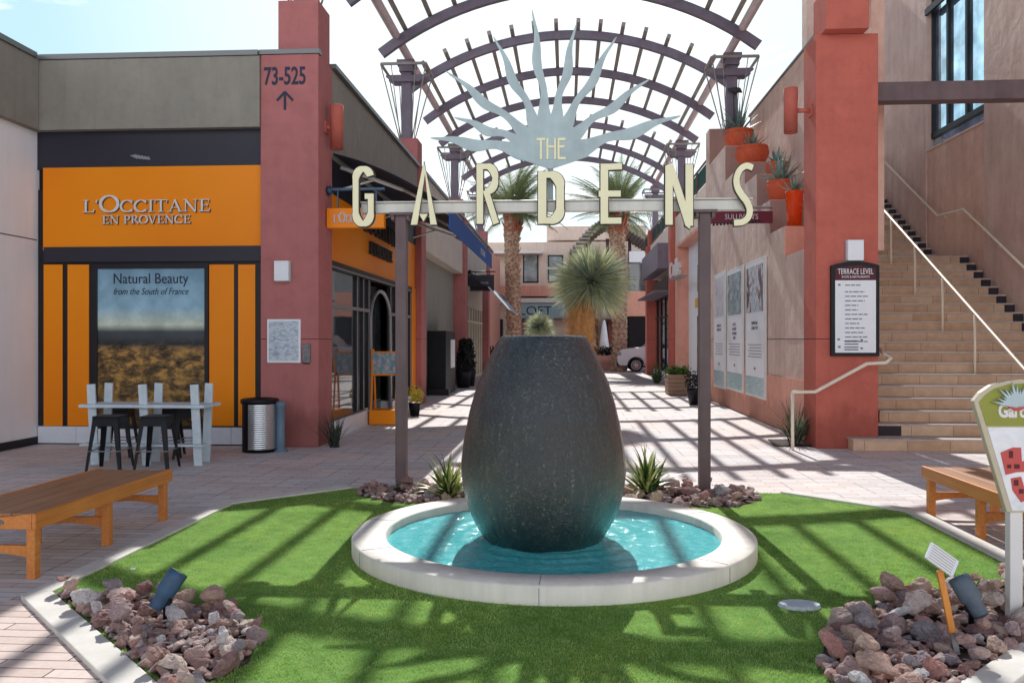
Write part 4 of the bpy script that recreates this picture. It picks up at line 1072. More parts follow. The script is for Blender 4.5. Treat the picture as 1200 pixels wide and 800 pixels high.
for i in range(11):
    y0 = yL+.3*i; z1 = zL+RIS*(i+1)
    b = MB(); b.box(4.745, y0, z1-RIS*2, 8.24, y0+.32 if i < 10 else 25.49, z1-.03); o_ = b.build('step', 'step_tile', stt)
    b = MB(); b.box(4.745, y0-.012, z1-.029, 8.24, y0+.287 if i < 10 else 25.48, z1); b.build('tread', 'tread', o_, bevel=.004)
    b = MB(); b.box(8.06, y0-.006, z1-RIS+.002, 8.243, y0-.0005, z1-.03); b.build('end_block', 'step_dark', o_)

# handrails
def slopez(Y):   # nosing height along the stairs
    yl0 = y+.3*(NS-1)
    if Y < yl0: return RIS+(Y-y)/.3*RIS
    if Y < yL: return zL
    return zL+RIS+(Y-yL)/.3*RIS
hr = thing('handrail', 'pale handrail on posts running up the middle of the stairs', 'handrail', (6.62, 14, 0))
P = []
for Y in (12.2, 12.45, y+.3*(NS-1)+.0): P.append((6.62, Y, max(0, slopez(max(Y, 12.4)))+.86))
P = [(6.62, 12.2, .95), (6.62, 12.5, .98), (6.62, y+.3*(NS-1)+.6, zL+1.2), (6.62, yL, zL+1.22), (6.62, yL+3, zL+2.9)]
b = MB(); b.tube(P, .024, 10); b.build('rail', 'rail_paint', hr)
for i in (5, 9, 13, 17):
    Y = y+.3*i+.12; z0 = RIS*(i+1); zz = .98+(Y-12.5)/(y+.3*(NS-1)-12.5)*(zL+.88-.98)
    b = MB(); b.tube([(6.62, Y, z0), (6.62, Y, zz-.02)], .02, 8); b.build('baluster', 'rail_paint', hr)
b = MB(); b.tube([(6.62, 12.22, 0), (6.62, 12.22, .94)], .02, 8); b.build('baluster', 'rail_paint', hr)
hw = thing('handrail', 'pale handrail fixed along the right stair wall', 'handrail', (8.1, 18, 0))
P = [SX(px, py, 8.15) for px, py in ((1215, 328), (1158, 273), (1129, 245), (1099, 253), (1036, 189), (1020, 173))]
b = MB(); b.tube([(8.15, Y, z_) for Y, z_ in P], .024, 10); b.build('rail', 'rail_paint', hw)
for i in range(len(P)-1):
    for q in (.25, .75):
        Y = P[i][0]+(P[i+1][0]-P[i][0])*q; z_ = P[i][1]+(P[i+1][1]-P[i][1])*q
        b = MB(); b.tube([(8.15, Y, z_-.02), (8.17, Y, z_-.07), (8.249, Y, z_-.08)], .012, 6); b.build('wall_bracket', 'rail_paint', hw)
hc = thing('handrail', 'pale curved handrail wrapping the foot of the right column', 'handrail', (3.4, 12.6, 0))
P = [SY(px, py, 12.62) for px, py in ((928, 461), (930, 459), (955, 459), (1016, 426), (1038, 425), (1044, 420))]
PP = [(x_, 12.62, z_) for x_, z_ in P]+[(4.62, 12.75, P[-1][1]+.05), (4.64, 13.0, P[-1][1]+.13)]
b = MB(); b.tube(PP, .026, 10); b.build('rail', 'rail_paint', hc)
b = MB(); b.tube([(P[0][0]+.01, 12.62, 0), (P[0][0]+.01, 12.62, P[0][1])], .024, 10); b.build('baluster', 'rail_paint', hc)

# steel beam on the right
x0, zb0 = SY(1037, 117, 12.95); zb1 = SY(1037, 95, 12.95)[1]
gb = MB(); gb.box(4.562, 13.0, zb0, 12, 13.25, zb1); gb = gb.build('steel_beam', 'post_steel', loc=(8, 13.1, zb0), bevel=.006, label='dark purple steel beam spanning from the right column over the stairs', cat='beam')
# directory
x0, z0 = SY(973.5, 417, 12.8); x1, z1 = SY(1030, 306, 12.8)
dr = thing('directory_board', 'terrace level directory with maroon header on the right column', 'directory', ((x0+x1)/2, 12.8, z0))
def archbox(bm, x0, x1, z0, z1, rise, d0, d1):
    pts = [(x0, z0), (x1, z0), (x1, z1)]+[(x1+(x0-x1)*i/12, z1+rise*math.sin(PI*i/12)) for i in range(1, 12)]+[(x0, z1)]
    bm.prism(pts, FRONT, d0, d1)
b = MB(); archbox(b, x0, x1, z0, z1-.06, .06, 12.775, 12.848); b.build('frame', 'dark_metal', dr, bevel=.004)
xa_, xb_ = x0+.055, x1-.055
b = MB(); b.box(xa_, 12.766, z0+.05, xb_, 12.774, z1-.28); b.build('panel', 'paper', dr)
b = MB(); archbox(b, xa_, xb_, z1-.278, z1-.11, .045, 12.766, 12.774); b.build('header', 'dark_maroon', dr)
xc = (xa_+xb_)/2
text('title', 'TERRACE LEVEL', .085, (xc, 12.764, z1-.19), 'front', 'paper', dr, extr=.001, xs=.62)
text('subtitle', 'SHOPS & RESTAURANTS', .034, (xc, 12.764, z1-.245), 'front', 'paper', dr, extr=.001, xs=.8)
b = MB(); random.seed(3)
for i in range(13):
    zz = z1-.36-i*.066-(.03 if i > 0 else 0)
    w_ = random.uniform(.18, .34); xx = xa_+.14
    while w_ > 0:
        q = random.uniform(.04, .09); b.box(xx, 12.763, zz, xx+min(q, w_), 12.7655, zz+.016); xx += q+.014; w_ -= q+.014
for (zz) in (z0+.21, z0+.165, z0+.12, z0+.085):
    b.box(xa_+.13, 12.763, zz, xa_+.33, 12.7655, zz+.018)
for i, (dx, dz) in enumerate(((.04, z1-.36), (.03, z0+.23), (.04, z0+.12), (.36, z0+.22), (.36, z0+.1))): b.box(xa_+dx, 12.763, dz, xa_+dx+.035, 12.7655, dz+.028)
b.build('listing', 'ink_grey', dr)

# =====================================================================================
# PLANTS
# =====================================================================================
def blade(mb, base, az, tilt, L, w, curve, mi=0, seg=6, th=0, droop=1.0, mid=None):
    p = Vector(base); d = Vector((math.cos(az)*math.sin(tilt), math.sin(az)*math.sin(tilt), math.cos(tilt)))
    side = Vector((-math.sin(az), math.cos(az), 0)); vs = []; 
    for i in range(seg+1):
        s = i/seg; ww = w*(1-s**1.6)*(.75+.5*math.sin(PI*min(1, s*1.3)))*.5+.0008
        up = side.cross(d).normalized()
        vs += [p-side*ww, p-up*(ww*.5 if th else 0), p+side*ww]
        p = p+d*(L/seg)
        ax = side; ang = curve/seg*(.5+s*droop); d = Matrix.Rotation(ang, 3, ax) @ d
    fs = []
    for i in range(seg):
        a = i*3; fs += [(a, a+1, a+4, a+3), (a+1, a+2, a+5, a+4)]
    n0 = len(mb.v); mb.v += [tuple(v) for v in vs]
    for q, f in enumerate(fs):
        mb.f.append(tuple(j+n0 for j in f)); mb.m.append(mi if (mid is None or q % 2 == 0) else mid); mb.s.append(True)

def clump(name, label, loc, n, L, w, tilt, curve, mats, cat='plant', seed=1, mid=None, group=None, seg=7, up=False):
    rnd = random.Random(seed); b = MB()
    for i in range(n):
        az = rnd.uniform(0, 2*PI); ti = rnd.uniform(.03, tilt)
        base = (loc[0]+rnd.gauss(0, .03), loc[1]+rnd.gauss(0, .03), loc[2])
        blade(b, base, az, ti, L*rnd.uniform(.6, 1.05), w*rnd.uniform(.7, 1.1), curve*rnd.uniform(.5, 1.3), rnd.randrange(len(mats)) if mid is None else 0, seg, 1, mid=mid)
    return b.build(name, mats, loc=loc, label=label, cat=cat, group=group)
x, y_ = G(527, 585); clump('aloe_plant', 'spiky green and yellow striped plant left of the stone vessel', (x-.02, y_, .03), 44, .58, .05, 1.15, .9, ['aloe_leaf', 'aloe_stripe'], seed=4, mid=1)
x, y_ = G(757, 583); clump('aloe_plant', 'spiky green and yellow striped plant right of the stone vessel', (x, y_, .03), 48, .60, .05, 1.15, .9, ['aloe_leaf', 'aloe_stripe'], seed=5, mid=1)
x, y_ = G(392, 524); clump('grass_clump', 'dark spiky clump at the foot of the left column', (x, y_, .0), 60, .62, .02, .7, .5, ['dark_grass'], seed=6)
x, y_ = G(930, 521); clump('grass_clump', 'grey green spiky clump at the foot of the right column', (x+.05, y_+.1, .0), 130, .78, .018, .9, .5, ['dark_grass', 'grass_mix'], seed=8)
x, y_ = G(770, 449); clump('grass_clump', 'small leafy clump before the third right column', (x, y_, .0), 70, .85, .05, .9, .4, ['grass_mix', 'bush_green'], seed=9)

def leafball(mb, c, r, n, size, rnd, mi=0, flat=1.0):
    for i in range(n):
        d = Vector((rnd.gauss(0, 1), rnd.gauss(0, 1), rnd.gauss(0, 1))).normalized()*r*rnd.random()**.4; d.z *= flat
        p = Vector(c)+d; u = Vector((rnd.gauss(0, 1), rnd.gauss(0, 1), rnd.gauss(0, 1))).normalized(); w = u.orthogonal().normalized()
        s = size*rnd.uniform(.6, 1.3); mb.quad([p-u*s, p+w*s*.45, p+u*s, p-w*s*.45], mi)
# yuccas
def yucca(label, c, base, r, n, trunk_r, seed, wd):
    rnd = random.Random(seed); t = thing('yucca', label, 'yucca', (base[0], base[1], 0))
    b = MB(); c = Vector(c)
    for i in range(n):
        z = rnd.uniform(-.75, 1); a = rnd.uniform(0, 2*PI); q = math.sqrt(1-z*z); d = Vector((q*math.cos(a), q*math.sin(a), z))
        L = r*rnd.uniform(.74, 1.08)*(.93+.16*noise.noise(d*2.3+Vector((seed, 0, 0)))); s = d.cross(Vector((0, 0, 1)))
        s = (s if s.length > .01 else Vector((1, 0, 0))).normalized(); u = s.cross(d).normalized()
        ro = rnd.uniform(0, PI); s = s*math.cos(ro)+u*math.sin(ro)
        p0 = c+d*r*.12; p1 = c+d*L*.6; p2 = c+d*L+Vector((0, 0, -.05*r))
        w = wd*rnd.uniform(.8, 1.2)
        b.quad([p0-s*w*.5, p0+s*w*.5, p1+s*w*.5, p1-s*w*.5], 0); b.quad([p1-s*w*.5, p1+s*w*.5, p2], 1 if rnd.random() < .45 else 0)
    b.build('crown', ['yucca_leaf', 'yucca_tip'], t)
    b = MB(); zt = c.z-.05*r
    for i in range(int(n*.6)):
        a = rnd.uniform(0, 2*PI); z0 = rnd.uniform(zt-r*1.9, zt-r*.1); z0 = max(z0, .35); k = trunk_r*rnd.uniform(.7, 1.15)
        p0 = Vector((base[0]+trunk_r*.5*math.cos(a), base[1]+trunk_r*.5*math.sin(a), z0)); p1 = Vector((base[0]+k*1.5*math.cos(a), base[1]+k*1.5*math.sin(a), z0-r*rnd.uniform(.2, .45)))
        s = Vector((-math.sin(a), math.cos(a), 0))*wd*.7; b.quad([p0-s, p0+s, p1])
    b.build('dry_skirt', 'dry_leaf', t)
    b = MB(); b.tube([(base[0], base[1], 0), (base[0]+.03, base[1], zt*.5), (c.x, c.y, zt)], [trunk_r*.9, trunk_r*.75, trunk_r*.6], 14); b.build('trunk', 'dry_leaf', t)
yx, yz = SY(693, 332, 17.6)
yucca('large round blue green yucca with a tan skirt behind the stone vessel', (yx, 17.6, yz), (SY(680, 400, 17.6)[0], 17.6), 1.0, 3600, .27, 11, .015)
yx2, yz2 = SY(632, 383, 17.9)
yucca('small yellow green yucca beside the palm trunk behind the stone vessel', (yx2, 17.9, yz2), (yx2, 17.9), .40, 900, .12, 12, .013)

def palm(label, x, y, zc, seed, R_=3.1):
    rnd = random.Random(seed); t = thing('palm_tree', label, 'palm tree', (x, y, 0), 'date palms beyond the walkway')
    b = MB(); path = []; rs = []
    for i in range(60):
        z = zc*i/59; path.append((x+.06*math.sin(z*.7), y, z)); rs.append(.36+.035*(i % 2)+.05*max(0, 1-z)+(.0 if z < zc-1.3 else .04))
    b.tube(path, rs, 20, sm=False); 
    for i in range(520):
        z = rnd.uniform(.1, zc-.6); a = rnd.uniform(0, 2*PI); r0 = .37; c_, s_2 = math.cos(a), math.sin(a)
        p = Vector((x+r0*c_, y+r0*s_2, z)); sd = Vector((-s_2, c_, 0))*.07; o2 = Vector((c_, s_2, 0))
        b.quad([p-sd, p+sd, p+o2*.07+sd*.5+Vector((0, 0, .11)), p+o2*.07-sd*.5+Vector((0, 0, .11))])
    b.build('trunk', 'palm_bark', t)
    b = MB()
    for i in range(90):
        z = rnd.uniform(zc-1.2, zc-.05); a = rnd.uniform(0, 2*PI); c_, s_2 = math.cos(a), math.sin(a)
        p = Vector((x+.36*c_, y+.36*s_2, z)); q = p+Vector((c_*rnd.uniform(.08, .2), s_2*rnd.uniform(.08, .2), rnd.uniform(.25, .5))); b.bar(p, q, .1, .04, up=(c_, s_2, 0))
    b.build('boots', 'palm_boot', t)
    b = MB()
    for i in range(64):
        az = rnd.uniform(0, 2*PI); ti = rnd.uniform(.05, 1.75)**1.0; L = R_*rnd.uniform(.8, 1.1)
        p = Vector((x, y, zc)); d = Vector((math.cos(az)*math.sin(ti), math.sin(az)*math.sin(ti), math.cos(ti))); side = Vector((-math.sin(az), math.cos(az), 0))
        K = 26; st = L/K; cv = rnd.uniform(.5, 1.1)
        for k in range(K):
            s = k/K; q = p+d*st; b.bar(p, q, .05*(1-s)+.008, .02)
            if k > 1:
                up = side.cross(d).normalized()
                for sg_ in (-1, 1):
                    for m_ in (0, .5):
                        pp = p+d*st*m_; ll = (.62*math.sin(PI*min(1, .12+s*.95))+.1)*rnd.uniform(.85, 1.1)
                        dd = (side*sg_*.8+d*.75-up*(-.25)+Vector((0, 0, -.15*rnd.random()))).normalized(); w = d.cross(dd).cross(dd).normalized()*.016
                        b.quad([pp-w, pp+w, pp+dd*ll])
            p = q; d = (Matrix.Rotation(cv/K*(.4+1.2*s), 3, side) @ d)
    b.build('crown', 'palm_leaf', t)
PYY = 43.5
a_, zc_ = SY(601, 250, PYY); palm('date palm whose straight trunk rises behind the left of the stone vessel', a_, PYY, zc_, 21)
a_, zc_ = SY(725, 252, PYY); palm('date palm whose trunk rises behind the large round yucca', a_, PYY, zc_, 22)

# terracotta pots on ledges
def agave(mb, c, L, n, seed, w=.075):
    rnd = random.Random(seed)
    for i in range(n):
        az = i*2.399+rnd.uniform(-.2, .2); ti = .12+1.15*(i/n)+rnd.uniform(-.05, .05)
        blade(mb, c, az, ti, L*rnd.uniform(.8, 1.1)*(1-.15*i/n), w, -.25+.5*rnd.random(), 0, 6, 1)
def pot_bowl(label, x, y, z, r, h, seed, L, npl, dark='terracotta'):
    t = thing('potted_agave', label, 'potted plant', (x, y, z))
    b = MB(); b.lathe([(0, 0), (r*.62, 0), (r*.66, .02), (r*.93, h*.42), (r, h*.66), (r*.97, h*.82), (r*.9, h*.86), (r*.95, h*.9), (r*.95, h), (r*.86, h), (r*.84, h*.85), (0, h*.84)], (x, y, z), 36)
    b.build('pot', dark, t)
    b = MB(); agave(b, (x, y, z+h*.84), L, npl, seed); b.build('agave', 'agave_leaf', t)
def onstep(px, py, X):
    return SX(px, py, X)
PXc = 4.12
sZ = [q[1] for q in sy]; sYv = [q[0] for q in sy]
def ppos(px, Y): return SY(px, 300, Y)[0]
pot_bowl('terracotta bowl with a slim agave on the topmost planted ledge', ppos(866, sYv[4]+.4), sYv[4]+.4, sZ[4]+.001, .36, .46, 31, .85, 26)
pot_bowl('terracotta bowl with curly agave on the second planted ledge', ppos(881, sYv[3]+.45), sYv[3]+.45, sZ[3]+.001, .37, .42, 32, .5, 22)
pot_bowl('terracotta bowl half hidden behind the broad agave', ppos(911, sYv[2]+.3), sYv[2]+.35, sZ[2]+.001, .22, .3, 33, .4, 16)
pot_bowl('terracotta bowl with a broad blue agave on the fourth planted ledge', ppos(915, sYv[1]+.3), sYv[1]+.3, sZ[1]+.001, .27, .40, 34, .72, 26)
tx_, ty_ = ppos(931, sYv[0]+.3), sYv[0]+.3
t = thing('potted_agave', 'tall glossy orange cylinder pot with agave on the lowest planted ledge', 'potted plant', (tx_, ty_, sZ[0]))
b = MB(); b.lathe([(0, 0), (.125, 0), (.15, .6), (.16, .62), (.16, .66), (.14, .66), (.135, .6), (0, .58)], (tx_, ty_, sZ[0]+.001), 30); b.build('pot', 'orange_glaze', t)
b = MB(); agave(b, (tx_, ty_, sZ[0]+.6), .42, 20, 35, .06); b.build('agave', 'agave_leaf', t)
# small bird ornament above the agave
bxx, bzz = SY(860, 108, sYv[4]+.4)
bd = MB(); bd.tube([(bxx, sYv[4]+.4, sZ[4]+.4), (bxx, sYv[4]+.4, bzz)], .012, 6)
bd.tube([(bxx-.16, sYv[4]+.4, bzz+.08), (bxx-.06, sYv[4]+.4, bzz+.06), (bxx+.04, sYv[4]+.4, bzz+.03), (bxx+.14, sYv[4]+.4, bzz+.04), (bxx+.2, sYv[4]+.4, bzz-.02)], [.01, .05, .085, .06, .01], 10)
bd.build('bird_ornament', 'bird_metal', loc=(bxx, sYv[4]+.4, sZ[4]+.4), label='dark bird ornament on a stick rising from the topmost bowl', cat='ornament')

# wooden planter, kiosk, dark plants, pots in the walkway
x0, y0 = G(783, 463); x1, y1 = 3.55, y0
t = thing('planter_box', 'weathered wooden planter box with low greens by the right shops', 'planter', ((x0+x1)/2, y0+.3, 0))
b = MB()
for k in range(5): b.box(x0, y0, .02+k*.115, x1, y0+.8, .02+k*.115+.108)
b.build('box', 'planter_wood', t, bevel=.004)
b = MB(); rnd = random.Random(5)
for k in range(5): leafball(b, (x0+.1+k*(x1-x0-.2)/4, y0+.35, .66), .2, 130, .05, rnd)
b.build('greens', 'bush_green', t)
x, y_ = G(814, 474); t = thing('flower_pot', 'black pot with dark foliage beside the wooden planter', 'pot', (x, y_, 0))
b = MB(); b.lathe([(0, 0), (.13, 0), (.2, .35), (.2, .4), (.17, .4), (.16, .34), (0, .33)], (x, y_, 0), 24); b.build('pot', 'dark_metal', t)
b = MB(); leafball(b, (x, y_, .6), .26, 260, .045, random.Random(6)); b.build('foliage', 'bush_dark', t)
x, y_ = G(486, 487); t = thing('flower_pot', 'small dark pot with yellow green foliage at the shop side', 'pot', (x, y_, 0))
b = MB(); b.lathe([(0, 0), (.09, 0), (.13, .25), (.13, .28), (.1, .28), (0, .26)], (x, y_, 0), 20); b.build('pot', 'dark_metal', t)
b = MB(); leafball(b, (x, y_, .42), .2, 240, .035, random.Random(7), flat=1.2); b.build('foliage', 'bush_yellow', t)
t = thing('kiosk', 'tall black directory kiosk with a pale screen against the left wall', 'kiosk', (-3.75, 25.6, 0))
b = MB(); b.box(-4.04, 24.5, 0, -3.5, 26.6, 1.86); b.build('cabinet', 'dark_metal', t, bevel=.02)
b = MB(); b.box(-3.499, 25.5, .75, -3.485, 26.4, 1.6); b.build('screen', 'paper', t); bx('base', 'black_frame', t, -4.04, 24.4, .001, -3.4, 24.49, .18)
for k, (px, yy) in enumerate(((543, 28.3), (549, 29.4))):
    x = SY(px, 400, yy)[0]; t = thing('shrub', ['tall dark upright shrub in a black pot beyond the kiosk', 'tall dark upright shrub nearest the third left column'][k], 'shrub', (x, yy, 0))
    b = MB(); b.lathe([(0, 0), (.2, 0), (.26, .5), (.26, .55), (.2, .55), (0, .5)], (x, yy, 0), 20); b.build('pot', 'dark_metal', t)
    b = MB(); rnd = random.Random(k+50)
    for q in range(6): leafball(b, (x, yy, .7+q*.16), .3-.03*q, 160, .07, rnd)
    b.build('foliage', 'bush_dark', t)

# A-frame easel by the shop door
x0, y0 = G(436, 497); x1 = G(465, 497)[0]; xm = (x0+x1)/2; y0 += .1
t = thing('easel_stand', 'orange easel stand with a blue picture panel by the shop door', 'stand', (xm, y0, 0)); w = (x1-x0)/2+.03
b = MB(); b.box(xm-w, y0-.22, .01, xm+w, y0+.22, .28); b.build('base', 'orange_panel', t, bevel=.01)
for s in (-1, 1):
    for g in (-1, 1):
        b = MB(); b.bar((xm+s*(w-.03), y0+g*.19, .28), (xm+s*(w-.03), y0+g*.02, 1.42), .03, .03); b.build('leg', 'orange_panel', t)
b = MB(); b.box(xm-w, y0-.06, .92, xm+w, y0-.03, 1.38); f_ = b.build('frame', 'orange_panel', t)
bx('picture', 'photo_easel', f_, xm-w+.02, y0-.07, .95, xm+w-.02, y0-.061, 1.35)

# =====================================================================================
# STREET FURNITURE
# =====================================================================================
def bench(label, x0, x1, y0, y1, yspread, badge=False, legs=(0, .5, 1)):
    t = thing('bench', label, 'bench', ((x0+x1)/2, (y0+y1)/2, 0)); zt = .44
    n = 4; w = (x1-x0-.06)/n
    for i in range(n):
        b = MB(); xa = x0+.03+i*w; b.box(xa+.004, y0+.03, zt-.028, xa+w-.004, y1-.03, zt); b.build('seat_board', 'bench_top', t, bevel=.005)
    b = MB()
    for x in (x0, x1-.03): b.box(x, y0, zt-.10, x+.028, y1, zt+.006)
    for y in (y0, y1-.03): 
        # dished end rails
        N = 10; pts = [(x0+.03, zt-.10), (x1-.032, zt-.10)]+[(x1-.032-(x1-x0-.062)*i/N, zt+.006-.03*math.sin(PI*i/N)) for i in range(N+1)]
        b.prism(pts, FRONT, y, y+.03)
    b.build('frame', 'bench_wood', t, bevel=.004)
    for f in legs:
        y = y0+.035+(y1-y0-.13)*f
        for x in (x0+.031, x1-.091):
            b = MB(); b.box(x, y, 0, x+.06, y+.065, zt-.0285); b.build('leg', 'bench_wood', t, bevel=.004)
        b = MB(); N = 8
        pts = [(x0+.0915+(x1-x0-.183)*i/N, .14+.03*math.sin(PI*i/N)) for i in range(N+1)]+[(x1-.0915, .22), (x0+.0915, .22)]
        b.prism(pts, FRONT, y+.02, y+.05); b.build('stretcher', 'bench_wood', t)
    if badge:
        b = MB(); c = (x0+(x1-x0)*.62, zt-.055)
        b.prism([(c[0]+.045*math.cos(2*PI*i/20), c[1]+.02*math.sin(2*PI*i/20)) for i in range(20)], FRONT, y0-.004, y0-.0005); b.build('badge', 'plaque', t)
bench('warm brown backless bench at the left beside the turf kerb', -4.22, -3.52, 5.45, 7.42, 0, True)
bench('sunlit backless wooden bench at the right beside the turf kerb', 3.24, 3.92, 6.05, 8.05, 0)

# high table with stools
TX0, ty0 = G(98, 545); TX1 = G(238, 545)[0]; TY = ty0+.25
tb_ = thing('high_table', 'long pale grey high table with board legs in front of the orange shop', 'table', ((TX0+TX1)/2, TY, 0))
b = MB(); b.box(TX0-.06, TY-.27, .735, TX1+.06, TY+.27, .775); b.build('tabletop', 'table_white', tb_, bevel=.006)
b = MB(); b.box(TX0-.04, TY-.28, .25, TX1+.04, TY-.1, .275); b.build('foot_shelf', 'table_white', tb_, bevel=.004)
for i in range(3):
    x = TX0+.06+(TX1-TX0-.16)*i/2
    for g in (-1, 1):
        for s, tw in ((g, -.035*(1 if g < 0 else -.8)),):
            yy = TY+g*.15; xx = x+.02
            b = MB(); b.bar((xx-tw*.8, yy+.02*s, 0), (xx+tw*.8, yy+.02*s, 1.03), .105, .026, up=(0, 1, 0)); b.build('leg', 'table_white', tb_)
def stool():
    t = thing('bar_stool', 'black metal bar stool', 'stool', (0, 0, 0), 'black stools around the high table')
    b = MB(); b.box(-.155, -.155, .645, .155, .155, .665); b.box(-.155, -.155, .54, .155, -.145, .644); b.box(-.155, .145, .54, .155, .155, .644); b.box(-.155, -.144, .54, -.145, .144, .644); b.box(.145, -.144, .54, .155, .144, .644)
    b.build('seat', 'dark_metal', t, bevel=.008)
    for s in (-1, 1):
        for g in (-1, 1):
            b = MB(); b.faces([(s*.15, g*.15, .64), (s*.09, g*.15, .64), (s*.15, g*.09, .64), (s*.215, g*.215, 0), (s*.18, g*.215, 0), (s*.215, g*.18, 0)],
                [(0, 1, 4, 3), (0, 3, 5, 2), (1, 2, 5, 4), (0, 2, 1), (3, 4, 5)]); b.build('leg', 'dark_metal', t)
    b = MB()
    for (a, c) in (((-.19, -.19), (.19, -.19)), ((.19, -.19), (.19, .19)), ((.19, .19), (-.19, .19)), ((-.19, .19), (-.19, -.19))): b.tube([(a[0], a[1], .24), (c[0], c[1], .24)], .008, 6)
    b.build('footrest', 'grey_frame', t); return t
s0 = stool(); pos = []
for px, py in ((119, 552), (175, 552)): x, y_ = G(px, py); pos.append((x, y_+.2))
for px in (140, 196, 222): x = SY(px, 400, TY+.62)[0]; pos.append((x, TY+.62))
labs = ['black metal bar stool in front of the high table, nearest the white wall', 'black metal bar stool in front of the middle of the high table', 'black metal bar stool behind the left half of the high table', 'black metal bar stool behind the right half of the high table', 'black metal bar stool tucked behind the right end of the high table']
for i, (x, y_) in enumerate(pos):
    if i == 0: s0.location = (x, y_, 0); s0['label'] = labs[0]; s0.rotation_euler = (0, 0, .1)
    else: dup(s0, (x, y_, 0), .1*i, labs[i])
# trash bin
x, y_ = G(298, 531); y_ += .22
t = thing('litter_bin', 'round litter bin with ribbed steel front and black sides', 'bin', (x, y_, 0)); r = .255; h = .76
b = MB(); b.lathe([(0, .01), (r-.01, .01), (r-.01, h-.07), (r+.012, h-.065), (r+.012, h-.015), (r-.01, h), (r-.06, h), (r-.08, h-.03), (0, h-.03)], (x, y_, 0), 48); b.build('body', 'dark_metal', t)
b = MB(); vs = []; N = 20
for i in range(N+1):
    a = math.radians(-108+100*i/N); vs += [(x+(r+.006)*math.cos(a), y_+(r+.006)*math.sin(a), .05), (x+(r+.006)*math.cos(a), y_+(r+.006)*math.sin(a), h-.075)]
b.faces(vs, [(2*i, 2*i+2, 2*i+3, 2*i+1) for i in range(N)], 0, True); b.build('steel_panel', 'ribbed_steel', t)
x, y_ = G(329, 529)
t = thing('bollard', 'slim grey blue bollard between the litter bin and left column', 'bollard', (x, y_, 0))
b = MB(); b.lathe([(.10, 0), (.10, .02), (.06, .035), (.058, .64), (.07, .65), (.07, .70), (.06, .715), (0, .72)], (x, y_, 0), 28); b.build('post', 'bollard_paint', t)

# spotlights in the rock beds
def spot(label, base, az, tilt, m, L=.24, r=.075):
    t = thing('spotlight', label, 'spotlight', base); bz = Vector(base); d = Vector((math.cos(az)*math.cos(tilt), math.sin(az)*math.cos(tilt), math.sin(tilt)))
    c = bz+Vector((0, 0, .15))
    b = MB(); b.tube([c-d*L*.6, c-d*L*.57, c-d*L*.1, c-d*L*.05, c+d*L*.5, c+d*L*.72], [r*.55, r*.72, r*.75, r, r, r*1.02], 24); b.build('housing', m, t)
    b = MB(); b.tube([c+d*L*.721, c+d*L*.735], r*.85, 20); b.build('lens', 'sky_glass', t)
    b = MB(); b.tube([bz, bz+Vector((0, 0, .14))], .015, 8); b.box(bz.x-.03, bz.y-.02, .08+bz.z, bz.x+.03, bz.y+.02, .15+bz.z); b.build('stem', 'dark_metal', t)
x, y_ = G(190, 735); spot('weathered blue spotlight among the rocks on the left', (x+.02, y_, .05), math.radians(40), .95, 'lamp_blue', .17, .055)
x, y_ = G(1138, 742); spot('grey spotlight among the rocks behind the small staked sign', (x, y_, .04), math.radians(120), .9, 'lamp_grey', .17, .058)

# small staked sign
x, y_ = G(1122, 758, .05); t = thing('staked_sign', 'small white notice tilted on an orange wooden stake in the rocks', 'sign', (x, y_, 0))
tx, tz = SY(1101, 668, y_+.02)
p0 = Vector((x, y_, 0)); p1 = Vector((tx, y_+.02, tz)); pm = p0+(p1-p0)*.28
b = MB(); b.bar(p0, pm-(p1-p0)*.003, .028, .02, up=(0, -1, 0)); b.build('spike', 'grey_frame', t)
b = MB(); b.bar(pm, p1, .032, .018, up=(0, -1, 0)); b.build('stake', 'stake_wood', t, bevel=.003)
ux = Vector((.80, -.15, -.58)).normalized(); vx = Vector((.62, .50, .45)).normalized(); nx = ux.cross(vx).normalized(); vx = nx.cross(ux)
c = p1+Vector((0, -.02, .06))
def plate(c, hw, hh, th, mb, mi=0):
    vs = [c+ux*i*hw+vx*j*hh+nx*k*th for k in (0, 1) for (i, j) in ((-1, -1), (1, -1), (1, 1), (-1, 1))]
    mb.faces(vs, [(3, 2, 1, 0), (4, 5, 6, 7), (0, 1, 5, 4), (1, 2, 6, 5), (2, 3, 7, 6), (3, 0, 4, 7)], mi)
b = MB(); plate(c, .078, .052, .008, b); b.build('plate', 'paper', t)
b = MB()
for q in range(6): plate(c+vx*(.04-.016*q)+nx*.0083, .064, .0025, .0008, b)
b.build('text_lines', 'tan_frame', t)
# restaurant map sign on white post
x, y_ = G(1188, 718, .05)
t = thing('map_sign', 'tilted shop map sign with green arched top on a white post', 'sign', (x, y_, 0))
b = MB(); b.box(x-.035, y_-.03, 0, x+.035, y_+.03, 1.0); b.build('post', 'white_paint', t, bevel=.004)
MY = y_-.05
def MP(px, py): return SY(px, py, MY)
ol = [(1180, 600), (1290, 600), (1290, 460), (1240, 447), (1200, 445), (1180, 446), (1162, 451), (1149, 460), (1141, 470)]
ol = [MP(*q) for q in ol]
b = MB(); b.prism(ol, FRONT, MY, MY+.045); b.build('board', 'tan_frame', t, bevel=.004)
def sub(name, pts, m, d, cy=None): 
    q = MB(); q.prism([MP(*p) for p in pts], FRONT, MY-d, MY-.0005); return q.build(name, m, t)
sub('header_panel', [(1156, 499), (1290, 499), (1290, 466), (1240, 452), (1200, 449), (1182, 450), (1165, 455), (1154, 463), (1147, 471)], 'label_green', .003)
sub('map_panel', [(1186, 598), (1290, 598), (1290, 500.5), (1157, 500.5)], 'photo_map', .003)
